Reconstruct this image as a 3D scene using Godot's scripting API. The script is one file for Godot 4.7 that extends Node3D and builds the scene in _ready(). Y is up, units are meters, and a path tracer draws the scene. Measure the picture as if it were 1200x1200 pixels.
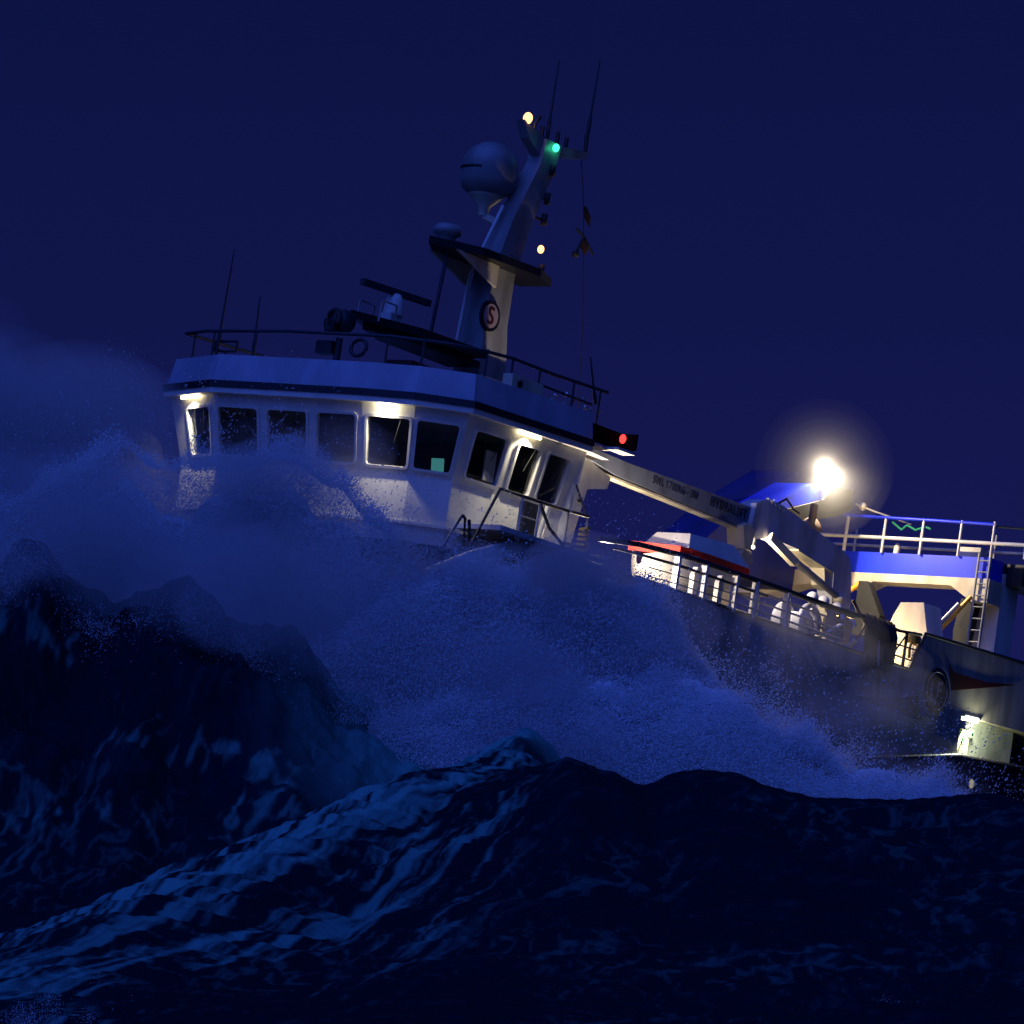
extends Node3D
# A trawler punching into a steep sea at dusk. Ship coordinates: x to port, y up, z to the bow; origin at the port front corner of the wheelhouse roof.

var M := {}
var SHIP: Transform3D
var vessel: Node3D
var names := {}

# ---------------------------------------------------------------- helpers
func numbered(called: String) -> String:
	if not names.has(called):
		names[called] = 0
		return called
	names[called] += 1
	return "%s_%03d" % [called, names[called]]

func tag(o: Node, label := "", category := "", group := "", kind := "") -> Node:
	if label != "": o.set_meta("label", label)
	if category != "": o.set_meta("category", category)
	if group != "": o.set_meta("group", group)
	if kind != "": o.set_meta("kind", kind)
	return o

var off := Vector3.ZERO      # base of the thing being built, in ship coordinates

func thing(called: String, at: Vector3, label: String, category: String, group := "") -> Node3D:
	var o := Node3D.new()
	o.name = numbered(called)
	o.transform = SHIP * Transform3D(Basis.IDENTITY, at)
	add_child(o)
	tag(o, label, category, group)
	off = at
	return o

func st_new() -> SurfaceTool:
	var st := SurfaceTool.new()
	st.begin(Mesh.PRIMITIVE_TRIANGLES)
	return st

func put(st: SurfaceTool, called: String, mat: Material, parent: Node) -> MeshInstance3D:
	st.generate_normals()
	var o := MeshInstance3D.new()
	o.name = called
	o.mesh = st.commit()
	o.material_override = mat
	parent.add_child(o, true)
	return o

# a triangle whose outside is the side of n
func tri(st: SurfaceTool, a: Vector3, b: Vector3, c: Vector3, n: Vector3) -> void:
	if (b - a).cross(c - a).dot(n) > 0.0:
		var t := b
		b = c
		c = t
	st.add_vertex(a - off)
	st.add_vertex(b - off)
	st.add_vertex(c - off)

func quad(st: SurfaceTool, a: Vector3, b: Vector3, c: Vector3, d: Vector3, n: Vector3) -> void:
	tri(st, a, b, c, n)
	tri(st, a, c, d, n)

func flat(st: SurfaceTool) -> void:
	st.set_smooth_group(-1)

# box with chamfered long edges is not needed at this distance: six faces
func box(st: SurfaceTool, c: Vector3, s: Vector3, b := Basis.IDENTITY) -> void:
	flat(st)
	var h := s * 0.5
	for ax in 3:
		for sg in [-1.0, 1.0]:
			var n := Vector3.ZERO
			n[ax] = sg
			var u := Vector3.ZERO
			var v := Vector3.ZERO
			u[(ax + 1) % 3] = 1.0
			v[(ax + 2) % 3] = 1.0
			var p := []
			for q in [[-1, -1], [1, -1], [1, 1], [-1, 1]]:
				p.append(c + b * ((n + u * q[0] + v * q[1]) * h))
			quad(st, p[0], p[1], p[2], p[3], b * n)

# box between two points (a beam), w across and h high
func beam(st: SurfaceTool, a: Vector3, b: Vector3, w: float, h: float, up := Vector3.UP) -> void:
	var z := (b - a).normalized()
	var x := up.cross(z).normalized()
	var y := z.cross(x)
	box(st, (a + b) * 0.5, Vector3(w, h, (b - a).length()), Basis(x, y, z))

# prism: polygon of (u, v) points in the plane O + U u + V v, swept along W
func prism(st: SurfaceTool, poly: Array, O: Vector3, U: Vector3, V: Vector3, W: Vector3) -> void:
	flat(st)
	var p := PackedVector2Array(poly)
	var area := 0.0
	for i in p.size():
		area += p[i].cross(p[(i + 1) % p.size()])
	var q := PackedVector3Array()
	for k in p: q.append(O + U * k.x + V * k.y)
	var idx := Geometry2D.triangulate_polygon(p)
	var nW := W.normalized()
	for i in range(0, idx.size(), 3):
		tri(st, q[idx[i]], q[idx[i + 1]], q[idx[i + 2]], -nW)
		tri(st, q[idx[i]] + W, q[idx[i + 1]] + W, q[idx[i + 2]] + W, nW)
	for i in p.size():
		var j := (i + 1) % p.size()
		var e := p[j] - p[i]
		var n2 := Vector2(e.y, -e.x) * (1.0 if area > 0 else -1.0)
		quad(st, q[i], q[j], q[j] + W, q[i] + W, U.normalized() * n2.x + V.normalized() * n2.y)

# side-view prism: (z, y) points on plane x, swept inboard by t
func side(st: SurfaceTool, poly: Array, x: float, t: float) -> void:
	prism(st, poly, Vector3(x, 0, 0), Vector3(0, 0, 1), Vector3(0, 1, 0), Vector3(-t, 0, 0))

func tube(st: SurfaceTool, pts: Array, r: float, sides := 7, r2 := -1.0) -> void:
	st.set_smooth_group(1)
	var rings := []
	var n := pts.size()
	for i in n:
		var d: Vector3
		if i == 0: d = pts[1] - pts[0]
		elif i == n - 1: d = pts[n - 1] - pts[n - 2]
		else: d = (pts[i + 1] - pts[i]).normalized() + (pts[i] - pts[i - 1]).normalized()
		d = d.normalized()
		var ref := Vector3(0, 1, 0) if absf(d.y) < 0.9 else Vector3(1, 0, 0)
		var u := ref.cross(d).normalized()
		var v := d.cross(u)
		var rr := r if r2 < 0 else lerpf(r, r2, float(i) / (n - 1))
		var ring := []
		for k in sides:
			var a := TAU * k / sides
			ring.append(pts[i] + (u * cos(a) + v * sin(a)) * rr)
		rings.append(ring)
	for i in n - 1:
		for k in sides:
			var a2: Vector3 = rings[i][k]
			var b2: Vector3 = rings[i][(k + 1) % sides]
			var c2: Vector3 = rings[i + 1][(k + 1) % sides]
			var d2: Vector3 = rings[i + 1][k]
			quad(st, a2, b2, c2, d2, (a2 + b2 + c2 + d2) * 0.25 - (pts[i] + pts[i + 1]) * 0.5)
	flat(st)
	for e in [0, n - 1]:
		var out: Vector3 = (pts[0] - pts[1]) if e == 0 else (pts[n - 1] - pts[n - 2])
		for k in range(1, sides - 1):
			tri(st, rings[e][0], rings[e][k], rings[e][k + 1], out)

# lathe round the axis A from O: profile of (radius, along)
func lathe(st: SurfaceTool, prof: Array, O: Vector3, A: Vector3, sides := 20, rounded_off := true) -> void:
	st.set_smooth_group(1 if rounded_off else -1)
	A = A.normalized()
	var ref := Vector3(1, 0, 0) if absf(A.x) < 0.9 else Vector3(0, 1, 0)
	var u := ref.cross(A).normalized()
	var v := A.cross(u)
	for i in prof.size() - 1:
		var p: Vector2 = prof[i]
		var q: Vector2 = prof[i + 1]
		var e := q - p
		for k in sides:
			var a := TAU * k / sides
			var b := TAU * (k + 1) / sides
			var da := u * cos(a) + v * sin(a)
			var db := u * cos(b) + v * sin(b)
			var n := (da + db) * e.y - A * 2.0 * e.x
			var P0 := O + A * p.y + da * p.x
			var P1 := O + A * p.y + db * p.x
			var Q1 := O + A * q.y + db * q.x
			var Q0 := O + A * q.y + da * q.x
			if p.x > 1e-4: tri(st, P0, P1, Q1, n)
			if q.x > 1e-4: tri(st, P0, Q1, Q0, n)

func ball(st: SurfaceTool, c: Vector3, r: float, sc := 1.0, sides := 12) -> void:
	var prof := []
	for i in 9:
		var a := PI * i / 8 - PI / 2
		prof.append(Vector2(cos(a) * r, sin(a) * r * sc))
	lathe(st, prof, c, Vector3.UP, sides)

func mat(c: Color, rough := 0.5, metal := 0.0, spec := 0.5) -> StandardMaterial3D:
	var m := StandardMaterial3D.new()
	m.albedo_color = c
	m.roughness = rough
	m.metallic = metal
	m.metallic_specular = spec
	return m

func glow(c: Color, e: float) -> StandardMaterial3D:
	var m := mat(Color(0.05, 0.05, 0.05))
	m.emission_enabled = true
	m.emission = c
	m.emission_energy_multiplier = e
	return m

# painted steel with dull patches and rust runs
func paint(c: Color, wear: float, seed_: int, rough := 0.45) -> StandardMaterial3D:
	var m := mat(Color.WHITE, rough)
	var nt := NoiseTexture2D.new()
	nt.width = 256
	nt.height = 256
	nt.seamless = true
	var n := FastNoiseLite.new()
	n.seed = seed_
	n.frequency = 0.012
	n.fractal_octaves = 5
	nt.noise = n
	var g := Gradient.new()
	g.set_color(0, c.darkened(wear))
	g.set_offset(0, 0.2)
	g.set_color(1, c)
	g.set_offset(1, 0.7)
	nt.color_ramp = g
	m.albedo_texture = nt
	m.uv1_triplanar = true
	m.uv1_scale = Vector3(0.35, 0.13, 0.35)
	return m

func omni(parent: Node, at: Vector3, c: Color, e: float, size := 0.06) -> void:
	var l := OmniLight3D.new()
	l.name = "lamp_light"
	l.position = at
	l.light_color = c
	l.light_energy = e
	l.light_size = size
	l.omni_range = 40.0
	l.omni_attenuation = 2.0
	l.shadow_enabled = true
	parent.add_child(l, true)

func spot(parent: Node, at: Vector3, to: Vector3, c: Color, e: float, size: float, cone: float) -> void:
	var l := SpotLight3D.new()
	l.name = "lamp_light"
	var z := -(to - at).normalized()
	var x := Vector3(0, 1, 0.05).cross(z).normalized()
	l.transform = Transform3D(Basis(x, z.cross(x), z), at)
	l.light_color = c
	l.light_energy = e
	l.light_size = size
	l.spot_range = 40.0
	l.spot_angle = cone
	l.spot_attenuation = 2.0
	l.shadow_enabled = true
	parent.add_child(l, true)

func v3(x: float, y: float, z: float) -> Vector3:
	return Vector3(x, y, z)

# ---------------------------------------------------------------- the scene
func _ready() -> void:
	# camera
	var cam := Camera3D.new()
	cam.name = "camera"
	cam.position = Vector3(0, 3.5, 0)
	cam.rotation_degrees = Vector3(2.3, 0, 0)
	cam.fov = 11.9
	cam.near = 0.5
	cam.far = 6000.0
	add_child(cam)
	# dusk sky
	var env := Environment.new()
	env.background_mode = Environment.BG_SKY
	var sm := ProceduralSkyMaterial.new()
	sm.sky_top_color = Color(0.025, 0.070, 0.232)
	sm.sky_horizon_color = Color(0.094, 0.100, 0.330)
	sm.sky_curve = 0.075
	sm.ground_horizon_color = Color(0.03, 0.03, 0.13)
	sm.ground_bottom_color = Color(0.005, 0.006, 0.03)
	sm.sky_energy_multiplier = 1.0
	var sky := Sky.new()
	sky.sky_material = sm
	env.sky = sky
	env.tonemap_mode = Environment.TONE_MAPPER_LINEAR
	env.tonemap_exposure = 1.0
	env.sdfgi_enabled = true
	env.ssao_enabled = true
	env.ssil_enabled = true
	env.volumetric_fog_enabled = true
	env.volumetric_fog_density = 0.0
	var we := WorldEnvironment.new()
	we.name = "dusk"
	we.environment = env
	add_child(we)
	# the last twilight, from high behind the camera
	var sun := DirectionalLight3D.new()
	sun.name = "twilight"
	sun.light_color = Color(0.26, 0.41, 1.0)
	sun.light_energy = 0.37
	sun.light_angular_distance = 60.0
	sun.rotation_degrees = Vector3(-58, -25, 0)
	sun.shadow_enabled = true
	add_child(sun)

	SHIP = cam.transform * Transform3D(Basis(Vector3(0, 0, 1), deg_to_rad(-8.5)) * Basis(Vector3(1, 0, 0), deg_to_rad(-8.0)) * Basis(Vector3(0, 1, 0), deg_to_rad(-37.0)), Vector3(-1.1464, 2.5013, -120.0))

	M.white = paint(Color(0.80, 0.79, 0.76), 0.10, 3)
	M.cream = paint(Color(0.78, 0.74, 0.64), 0.16, 5)
	M.steel = paint(Color(0.58, 0.58, 0.56), 0.2, 7)
	M.grey = paint(Color(0.70, 0.71, 0.75), 0.2, 8)
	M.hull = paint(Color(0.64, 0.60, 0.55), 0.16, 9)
	M.hull_dark = paint(Color(0.16, 0.14, 0.15), 0.3, 10)
	M.blue = paint(Color(0.08, 0.19, 0.86), 0.12, 12)
	M.navy = paint(Color(0.05, 0.05, 0.10), 0.1, 13)
	M.black = mat(Color(0.08, 0.08, 0.085), 0.7)
	M.rail = mat(Color(0.10, 0.12, 0.16), 0.5)
	M.teal = mat(Color(0.06, 0.16, 0.20), 0.6)
	M.red = paint(Color(0.78, 0.16, 0.05), 0.1, 14)
	M.dark_red = mat(Color(0.22, 0.03, 0.05), 0.5)
	M.dark_green = mat(Color(0.10, 0.11, 0.12), 0.5)
	M.yellow = mat(Color(0.85, 0.62, 0.12), 0.4)
	M.net = paint(Color(0.16, 0.13, 0.11), 0.5, 15, 0.9)
	M.rope = paint(Color(0.55, 0.47, 0.25), 0.3, 16, 0.9)
	M.floor = paint(Color(0.20, 0.22, 0.22), 0.3, 17, 0.7)
	M.inside = mat(Color(0.16, 0.15, 0.14), 0.8)
	M.chrome = mat(Color(0.75, 0.75, 0.72), 0.25, 0.8)
	M.glass = StandardMaterial3D.new()
	M.glass.transparency = BaseMaterial3D.TRANSPARENCY_ALPHA
	M.glass.albedo_color = Color(0.02, 0.025, 0.03, 0.25)
	M.glass.roughness = 0.04
	M.lamp_warm = glow(Color(1.0, 0.93, 0.72), 6.0)
	M.lamp_cool = glow(Color(0.92, 1.0, 0.88), 5.0)
	M.lamp_flood = glow(Color(1.0, 0.88, 0.66), 16.0)
	M.lamp_top = glow(Color(1.0, 0.72, 0.45), 3.2)
	M.lamp_green = glow(Color(0.25, 1.0, 0.72), 2.2)
	M.lamp_red = glow(Color(1.0, 0.20, 0.18), 3.2)
	M.matt_black = mat(Color(0.05, 0.05, 0.055), 1.0, 0.0, 0.0)
	M.screen = glow(Color(0.32, 0.66, 0.66), 0.55)

	sea()
	vessel = thing("fishing_vessel", Vector3.ZERO, "grey and white trawler heeling in the waves with its wheelhouse lit", "ship")
	build_hull()
	build_wheelhouse()
	build_roof()
	build_mast()
	build_rails()
	build_gantry()
	build_side_platform()
	build_crane()
	build_boat()
	build_deck_gear()
	build_roof_gear()
	build_lamps()
	spray()
	mist()

# ---------------------------------------------------------------- the sea
var n_chop := FastNoiseLite.new()
var n_rip := FastNoiseLite.new()
var n_big := FastNoiseLite.new()
var n_foam := FastNoiseLite.new()
var n_patch := FastNoiseLite.new()

func smooth(a: float, b: float, x: float) -> float:
	return smoothstep(a, b, x)

func curve_at(pts: Array, x: float) -> float:
	if x <= pts[0].x: return pts[0].y
	for i in pts.size() - 1:
		if x <= pts[i + 1].x:
			var t: float = (x - pts[i].x) / (pts[i + 1].x - pts[i].x)
			return lerpf(pts[i].y, pts[i + 1].y, t * t * (3.0 - 2.0 * t))
	return pts[pts.size() - 1].y

var WAVE := [Vector2(-20, 5.5), Vector2(-13, 6.5), Vector2(-11.5, 6.0), Vector2(-9.8, 6.7), Vector2(-8.3, 5.7), Vector2(-6.9, 6.0), Vector2(-5.6, 4.9), Vector2(-4.4, 4.8), Vector2(-3.3, 3.5), Vector2(-2.2, 2.6), Vector2(-0.5, 0.8), Vector2(1.0, 0.0)]
var CREST := [Vector2(-5, -0.6), Vector2(-2.6, 0.6), Vector2(-1.5, 1.45), Vector2(-0.6, 1.95), Vector2(0.3, 2.3), Vector2(1.0, 2.6), Vector2(1.7, 2.42), Vector2(2.3, 2.2), Vector2(3.0, 2.42), Vector2(3.8, 2.38), Vector2(4.5, 2.1), Vector2(5.3, 1.9), Vector2(7.2, 1.82), Vector2(8.3, 1.9), Vector2(9.0, 1.6), Vector2(13, 1.2), Vector2(30, 0.6)]

# (height, foam) at x, d metres ahead
func sea_at(x: float, d: float) -> Vector2:
	var near := smooth(400.0, 150.0, d) * smooth(120.0, 30.0, absf(x))
	var h := 0.9 * sin(0.11 * d + 0.045 * x + 0.6) * (1.0 - near) + 0.5 * n_big.get_noise_2d(x * 0.6, d * 0.6)
	# the sea round the ship stands higher than the near trough
	h += near * 0.6
	# crest to the right, gentle towards the camera, steep behind
	var dc := 86.0 + 1.2 * sin(x * 0.35)
	var t := d - dc
	var prof := exp(-pow(t / (17.0 if t < 0 else 5.0), 2.0))
	var hc := curve_at(CREST, x) * prof
	# long ridge running from the near left up to the bow wave
	var s := (x + 7.09) / 7.78            # 0 near left .. 1 far right
	var dr := 68.0 + 32.0 * clampf(s, -1.0, 1.15)
	var hr := lerpf(0.2, 3.1, clampf(s, -0.3, 1.1)) * smooth(1.22, 0.92, s) + 0.15
	var tr := d - dr
	var hrr := hr * exp(-pow(tr / (13.0 if tr < 0 else 4.0), 2.0)) * (1.0 if s < 1.1 else 0.6)
	# dark wave standing in front of the bow, left
	var ragged := n_big.get_noise_2d(x * 9.0, d * 1.5 + 90.0)
	var md := (d - 105.0 - 2.0 * ragged) / (9.5 if d < 105.5 else 7.0)
	var hm := maxf(0.0, curve_at(WAVE, x) * (1.0 + 0.12 * ragged) + 0.35 * n_chop.get_noise_2d(x * 1.6, d * 0.5) + 0.45 * n_rip.get_noise_2d(x * 1.1, d * 0.6)) * exp(-md * md)
	var top := maxf(hc, maxf(hrr, hm))
	var sec := hc + hrr + hm - top - minf(hc, minf(hrr, hm))
	h = h * 0.6 + top + sec * 0.25 - 0.5 * near
	# chop
	var amp := 0.55 + 0.45 * n_big.get_noise_2d(x * 2.0 + 50.0, d * 1.2)
	amp += 0.5 * smooth(0.5, 3.0, hm) * smooth(6.8, 5.0, hm)
	var wx := x + 0.5 * n_rip.get_noise_2d(x * 0.4, d * 0.3)
	var c1 := 1.0 - absf(n_chop.get_noise_2d(wx * 0.75, d * 1.05)) * 2.0
	var c2 := 1.0 - absf(n_chop.get_noise_2d(wx * 1.9 + 9.0, d * 3.4 + 4.0)) * 2.0
	h += amp * (0.20 * c1 + 0.10 * c2 + 0.11 * n_rip.get_noise_2d(x * 1.3, d * 1.5) + 0.06 * n_rip.get_noise_2d(x * 4.0, d * 4.0))
	# foam: streaks along the ridge's front, torn patches on the left wave, flecks elsewhere
	var along := x * 0.22 + d * 0.975
	var across := x * 0.975 - d * 0.22
	var w1 := 0.5 * n_patch.get_noise_2d(x * 1.5, d * 0.8)
	var streak := n_foam.get_noise_2d((across + 0.5 * w1) * 4.6, along * 0.18) * 0.6 + n_foam.get_noise_2d((across + 0.5 * w1) * 13.0, along * 0.6) * 0.5
	var lace := 1.0 - absf(n_foam.get_noise_2d((x + w1) * 3.2 + 70.0, d * 1.1)) * 3.2
	var f := 0.0
	var band := smooth(8.5, 0.5, -tr) * smooth(1.8, 0.2, tr) * smooth(1.08, 0.85, s)
	f += clampf(band * 1.1 + streak * 1.9 + lace * 0.15 - 0.50, 0.0, 0.9) * smooth(0.0, 0.25, band)
	var slick := smooth(36.0, 10.0, -tr) * smooth(1.5, -2.5, x - 0.02 * (d - 80.0)) * smooth(2.0, 0.0, tr)
	f += clampf(slick * 0.7 + n_patch.get_noise_2d(across * 1.6, along * 0.16) * 1.3 + streak * 1.6 + lace * 0.2 - 0.55, 0.0, 0.7) * smooth(0.0, 0.3, slick)
	var wall := smooth(0.3, 2.2, hm) * smooth(6.6, 4.6, hm)
	f += wall * clampf(n_patch.get_noise_2d(x * 0.7 + 31.0, d * 0.9 + 0.5 * h) * 1.5 + lace * 0.45 + streak * 0.9 - 0.50, 0.0, 0.55)
	f += clampf(lace - 0.78 + 0.7 * n_patch.get_noise_2d(x * 0.7, d * 0.5) + 0.3 * streak, 0.0, 0.5) * 0.45
	f += smooth(0.75, 1.0, c1) * clampf(streak + 0.1, 0.0, 1.0) * 0.14
	# churned white water at the foot of the spray
	f += smooth(94.0, 100.0, d) * smooth(128.0, 112.0, d) * smooth(-6.0, -1.0, x) * smooth(16.0, 9.0, x) * 0.9
	return Vector2(h, clampf(f, 0.0, 1.0))

func sea() -> void:
	n_chop.seed = 11
	n_chop.frequency = 0.16
	n_chop.fractal_octaves = 3
	n_rip.seed = 5
	n_rip.frequency = 0.5
	n_rip.fractal_octaves = 3
	n_big.seed = 21
	n_big.frequency = 0.05
	n_big.fractal_octaves = 2
	n_foam.seed = 8
	n_foam.frequency = 0.35
	n_foam.fractal_octaves = 4
	n_patch.seed = 17
	n_patch.frequency = 0.22
	n_patch.fractal_octaves = 4
	var xs := PackedFloat32Array()
	var x := -12.6
	while x <= 12.61:
		xs.append(x)
		x += 0.035
	var step := 0.06
	while x < 4000.0:
		xs.append(x)
		x += step
		step *= 1.22
	step = 0.06
	x = -12.66
	var left := PackedFloat32Array()
	while x > -4000.0:
		left.append(x)
		x -= step
		step *= 1.22
	left.reverse()
	left.append_array(xs)
	xs = left
	var ds := PackedFloat32Array()
	var d := -400.0
	while d < 20.0:
		ds.append(d)
		d += 42.0
	d = 20.0
	while d < 44.0:
		ds.append(d)
		d += 1.0
	while d < 112.0:
		ds.append(d)
		d += 0.12
	while d < 150.0:
		ds.append(d)
		d += 0.4
	step = 0.6
	while d < 5200.0:
		ds.append(d)
		d += step
		step *= 1.12
	var nx := xs.size()
	var nd := ds.size()
	var vs := PackedVector3Array()
	var ns := PackedVector3Array()
	var cs := PackedColorArray()
	var hs := PackedFloat32Array()
	vs.resize(nx * nd)
	ns.resize(nx * nd)
	cs.resize(nx * nd)
	var water := Color(0.006, 0.012, 0.022)
	var foam := Color(0.085, 0.27, 0.245)
	for j in nd:
		for i in nx:
			var hf := sea_at(xs[i], ds[j])
			vs[j * nx + i] = Vector3(xs[i], hf.x, -ds[j])
			cs[j * nx + i] = water.lerp(foam, hf.y)
	for j in nd:
		for i in nx:
			var a := vs[j * nx + mini(i + 1, nx - 1)] - vs[j * nx + maxi(i - 1, 0)]
			var b := vs[maxi(j - 1, 0) * nx + i] - vs[mini(j + 1, nd - 1) * nx + i]
			ns[j * nx + i] = b.cross(a).normalized()
	var ix := PackedInt32Array()
	ix.resize((nx - 1) * (nd - 1) * 6)
	var k := 0
	for j in nd - 1:
		for i in nx - 1:
			var p := j * nx + i
			for q in [p, p + nx, p + nx + 1, p, p + nx + 1, p + 1]:
				ix[k] = q
				k += 1
	var arr := []
	arr.resize(Mesh.ARRAY_MAX)
	arr[Mesh.ARRAY_VERTEX] = vs
	arr[Mesh.ARRAY_NORMAL] = ns
	arr[Mesh.ARRAY_COLOR] = cs
	arr[Mesh.ARRAY_INDEX] = ix
	var me := ArrayMesh.new()
	me.add_surface_from_arrays(Mesh.PRIMITIVE_TRIANGLES, arr)
	var m := mat(Color.WHITE, 0.5, 0.0, 0.0)
	m.vertex_color_use_as_albedo = true
	var nt := NoiseTexture2D.new()
	nt.width = 512
	nt.height = 512
	nt.seamless = true
	nt.as_normal_map = true
	nt.bump_strength = 6.0
	var n := FastNoiseLite.new()
	n.seed = 4
	n.frequency = 0.02
	n.fractal_octaves = 5
	nt.noise = n
	m.normal_enabled = true
	m.normal_texture = nt
	m.normal_scale = 0.8
	m.uv1_triplanar = true
	m.uv1_world_triplanar = true
	m.uv1_scale = Vector3(0.5, 0.5, 0.3)
	var o := MeshInstance3D.new()
	o.name = "sea"
	o.mesh = me
	o.material_override = m
	tag(o, "dark heaving night sea with streaks of blue foam", "sea", "", "structure")
	add_child(o)

# ---------------------------------------------------------------- the ship
func half_width(z: float) -> float:
	if z < -6.0: return 5.0
	return 5.0 * sqrt(maxf(0.0, 1.0 - pow((z + 6.0) / 17.5, 2.2)))

func hull_point(z: float, level: int, sg: float) -> Vector3:
	var b := half_width(z)
	var y: float = [-2.95, -4.9, -7.2, -10.5][level]
	if z > -2.0 and level == 0: y = -2.95 - 3.9 * smooth(-3.0, 7.0, z)
	var k: float = [1.0, 1.0, 1.0, 0.75][level]
	var fl := smooth(-4.0, 9.0, z)
	k -= fl * [0.0, 0.14, 0.32, 0.45][level]
	var zz := z
	if z > 6.0: zz = z - (z - 6.0) * [0.0, 0.12, 0.28, 0.6][level]
	return Vector3(-3.5 + sg * b * k, y, zz)

func build_hull() -> void:
	off = Vector3.ZERO
	var hull := Node3D.new()
	# forward hull, lofted to the stem
	var st := st_new()
	st.set_smooth_group(1)
	var zs := []
	for i in 27: zs.append(lerpf(-22.4, -6.0, i / 10.0) if i <= 10 else lerpf(-6.0, 11.5, (i - 10) / 16.0))
	for sg in [-1.0, 1.0]:
		for i in zs.size() - 1:
			for l in 3:
				var a := hull_point(zs[i], l, sg)
				var b := hull_point(zs[i + 1], l, sg)
				var c := hull_point(zs[i + 1], l + 1, sg)
				var d := hull_point(zs[i], l + 1, sg)
				quad(st, a, b, c, d, Vector3(sg, 0, 0.3))
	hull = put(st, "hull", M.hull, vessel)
	# after side plates: raised bulwark over the opening, and the plate below it
	st = st_new()
	side(st, [Vector2(-19.38, -2.95), Vector2(-19.96, -1.86), Vector2(-22.5, -1.80), Vector2(-30, -1.62), Vector2(-36, -1.55), Vector2(-36, -3.5), Vector2(-25.5, -3.62), Vector2(-22.4, -3.72), Vector2(-22.4, -2.953), Vector2(-21, -2.953)], 1.5, 0.12)
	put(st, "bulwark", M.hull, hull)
	st = st_new()
	side(st, [Vector2(-22.403, -4.80), Vector2(-25.8, -4.62), Vector2(-36, -4.3), Vector2(-36, -10.5), Vector2(-22.403, -10.5)], 1.499, 0.14)
	put(st, "lower_plate", M.hull_dark, hull)
	st = st_new()
	tube(st, [v3(1.53, -5.95, -16.0), v3(1.55, -5.35, -19.5), v3(1.55, -4.86, -22.4), v3(1.55, -4.66, -25.8), v3(1.55, -4.3, -36)], 0.09, 8)
	put(st, "rubbing_strake", M.hull_dark, hull)
	st = st_new()
	tube(st, [v3(1.45, -2.94, -6), v3(1.47, -2.95, -12), v3(1.47, -2.95, -19.4), v3(1.47, -1.85, -19.98), v3(1.47, -1.79, -22.5), v3(1.47, -1.61, -30), v3(1.47, -1.55, -36)], 0.06, 7)
	put(st, "gunwale", M.rail, hull)
	# bow bulwark: white inside
	st = st_new()
	for sg in [-1.0, 1.0]:
		for i in range(12, zs.size() - 1):
			var a := hull_point(zs[i], 0, sg)
			var b := hull_point(zs[i + 1], 0, sg)
			var up := Vector3(0, 0.55 * smooth(-5.0, 2.0, zs[i]), 0)
			var up2 := Vector3(0, 0.55 * smooth(-5.0, 2.0, zs[i + 1]), 0)
			quad(st, a, b, b + up2, a + up, Vector3(sg, 0, 0.3))
			var inn := Vector3(-sg * 0.09, 0, -0.02)
			quad(st, a + inn, b + inn, b + up2 + inn, a + up + inn, Vector3(-sg, 0, -0.3))
			quad(st, a + up, b + up2, b + up2 + inn, a + up + inn, Vector3.UP)
	put(st, "bow_bulwark", M.white, hull)
	# emblem: ring, disc, letters
	var em := Node3D.new()
	var ec := v3(1.50, -3.29, -20.9)
	st = st_new()
	lathe(st, [Vector2(0.0, 0.014), Vector2(0.74, 0.014), Vector2(0.74, 0.002)], ec, Vector3(1, 0, 0), 40, false)
	em = put(st, "emblem_ring", M.steel, hull)
	st = st_new()
	lathe(st, [Vector2(0.0, 0.020), Vector2(0.64, 0.020), Vector2(0.64, 0.004)], ec, Vector3(1, 0, 0), 40, false)
	put(st, "emblem_disc", M.navy, hull)
	st = st_new()
	var prof := []
	for i in 41:
		var a := TAU * i / 40
		prof.append(ec + v3(0.020, sin(a) * 0.53, cos(a) * 0.53))
	tube(st, prof, 0.016, 5)
	put(st, "emblem_line", M.steel, hull)
	for q in [["L", -20.70, -3.36, 0.78], ["F", -21.02, -3.24, 0.62]]:
		letter(hull, "emblem_letter", q[0], v3(1.526, q[2], q[1]), q[3], M.steel, Vector3(0, 0, -1), true)
	# arrow stripes either side of it
	st = st_new()
	side(st, [Vector2(-21.35, -2.42), Vector2(-21.70, -2.62), Vector2(-23.4, -2.60), Vector2(-25.1, -2.38), Vector2(-23.6, -2.72), Vector2(-22.4, -2.98), Vector2(-21.62, -3.14)], 1.512, 0.008)
	put(st, "red_stripe", M.dark_red, hull)
	st = st_new()
	side(st, [Vector2(-16.9, -4.12), Vector2(-18.3, -3.92), Vector2(-20.05, -3.58), Vector2(-20.08, -3.85), Vector2(-20.4, -4.18), Vector2(-18.6, -4.16)], 1.512, 0.008)
	put(st, "dark_stripe", M.dark_green, hull)
	# rust run under the net bundle
	# upper deck
	st = st_new()
	var poly := []
	for i in range(0, 15): poly.append(Vector2(-3.5 + half_width(zs[i]) - 0.10, zs[i]))
	for i in range(14, -1, -1): poly.append(Vector2(-3.5 - half_width(zs[i]) + 0.10, zs[i]))
	prism(st, poly, Vector3(0, -3.32, 0), Vector3(1, 0, 0), Vector3(0, 0, 1), Vector3(0, -0.1, 0))
	put(st, "upper_deck", M.floor, hull)
	st = st_new()
	for i in range(14, zs.size() - 1):
		var a := hull_point(zs[i], 0, 1.0) + v3(-0.05, -0.1, 0)
		var b := hull_point(zs[i + 1], 0, 1.0) + v3(-0.05, -0.1, 0)
		var c := hull_point(zs[i + 1], 0, -1.0) + v3(0.05, -0.1, 0)
		var d := hull_point(zs[i], 0, -1.0) + v3(0.05, -0.1, 0)
		quad(st, a, b, c, d, Vector3.UP)
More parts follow.
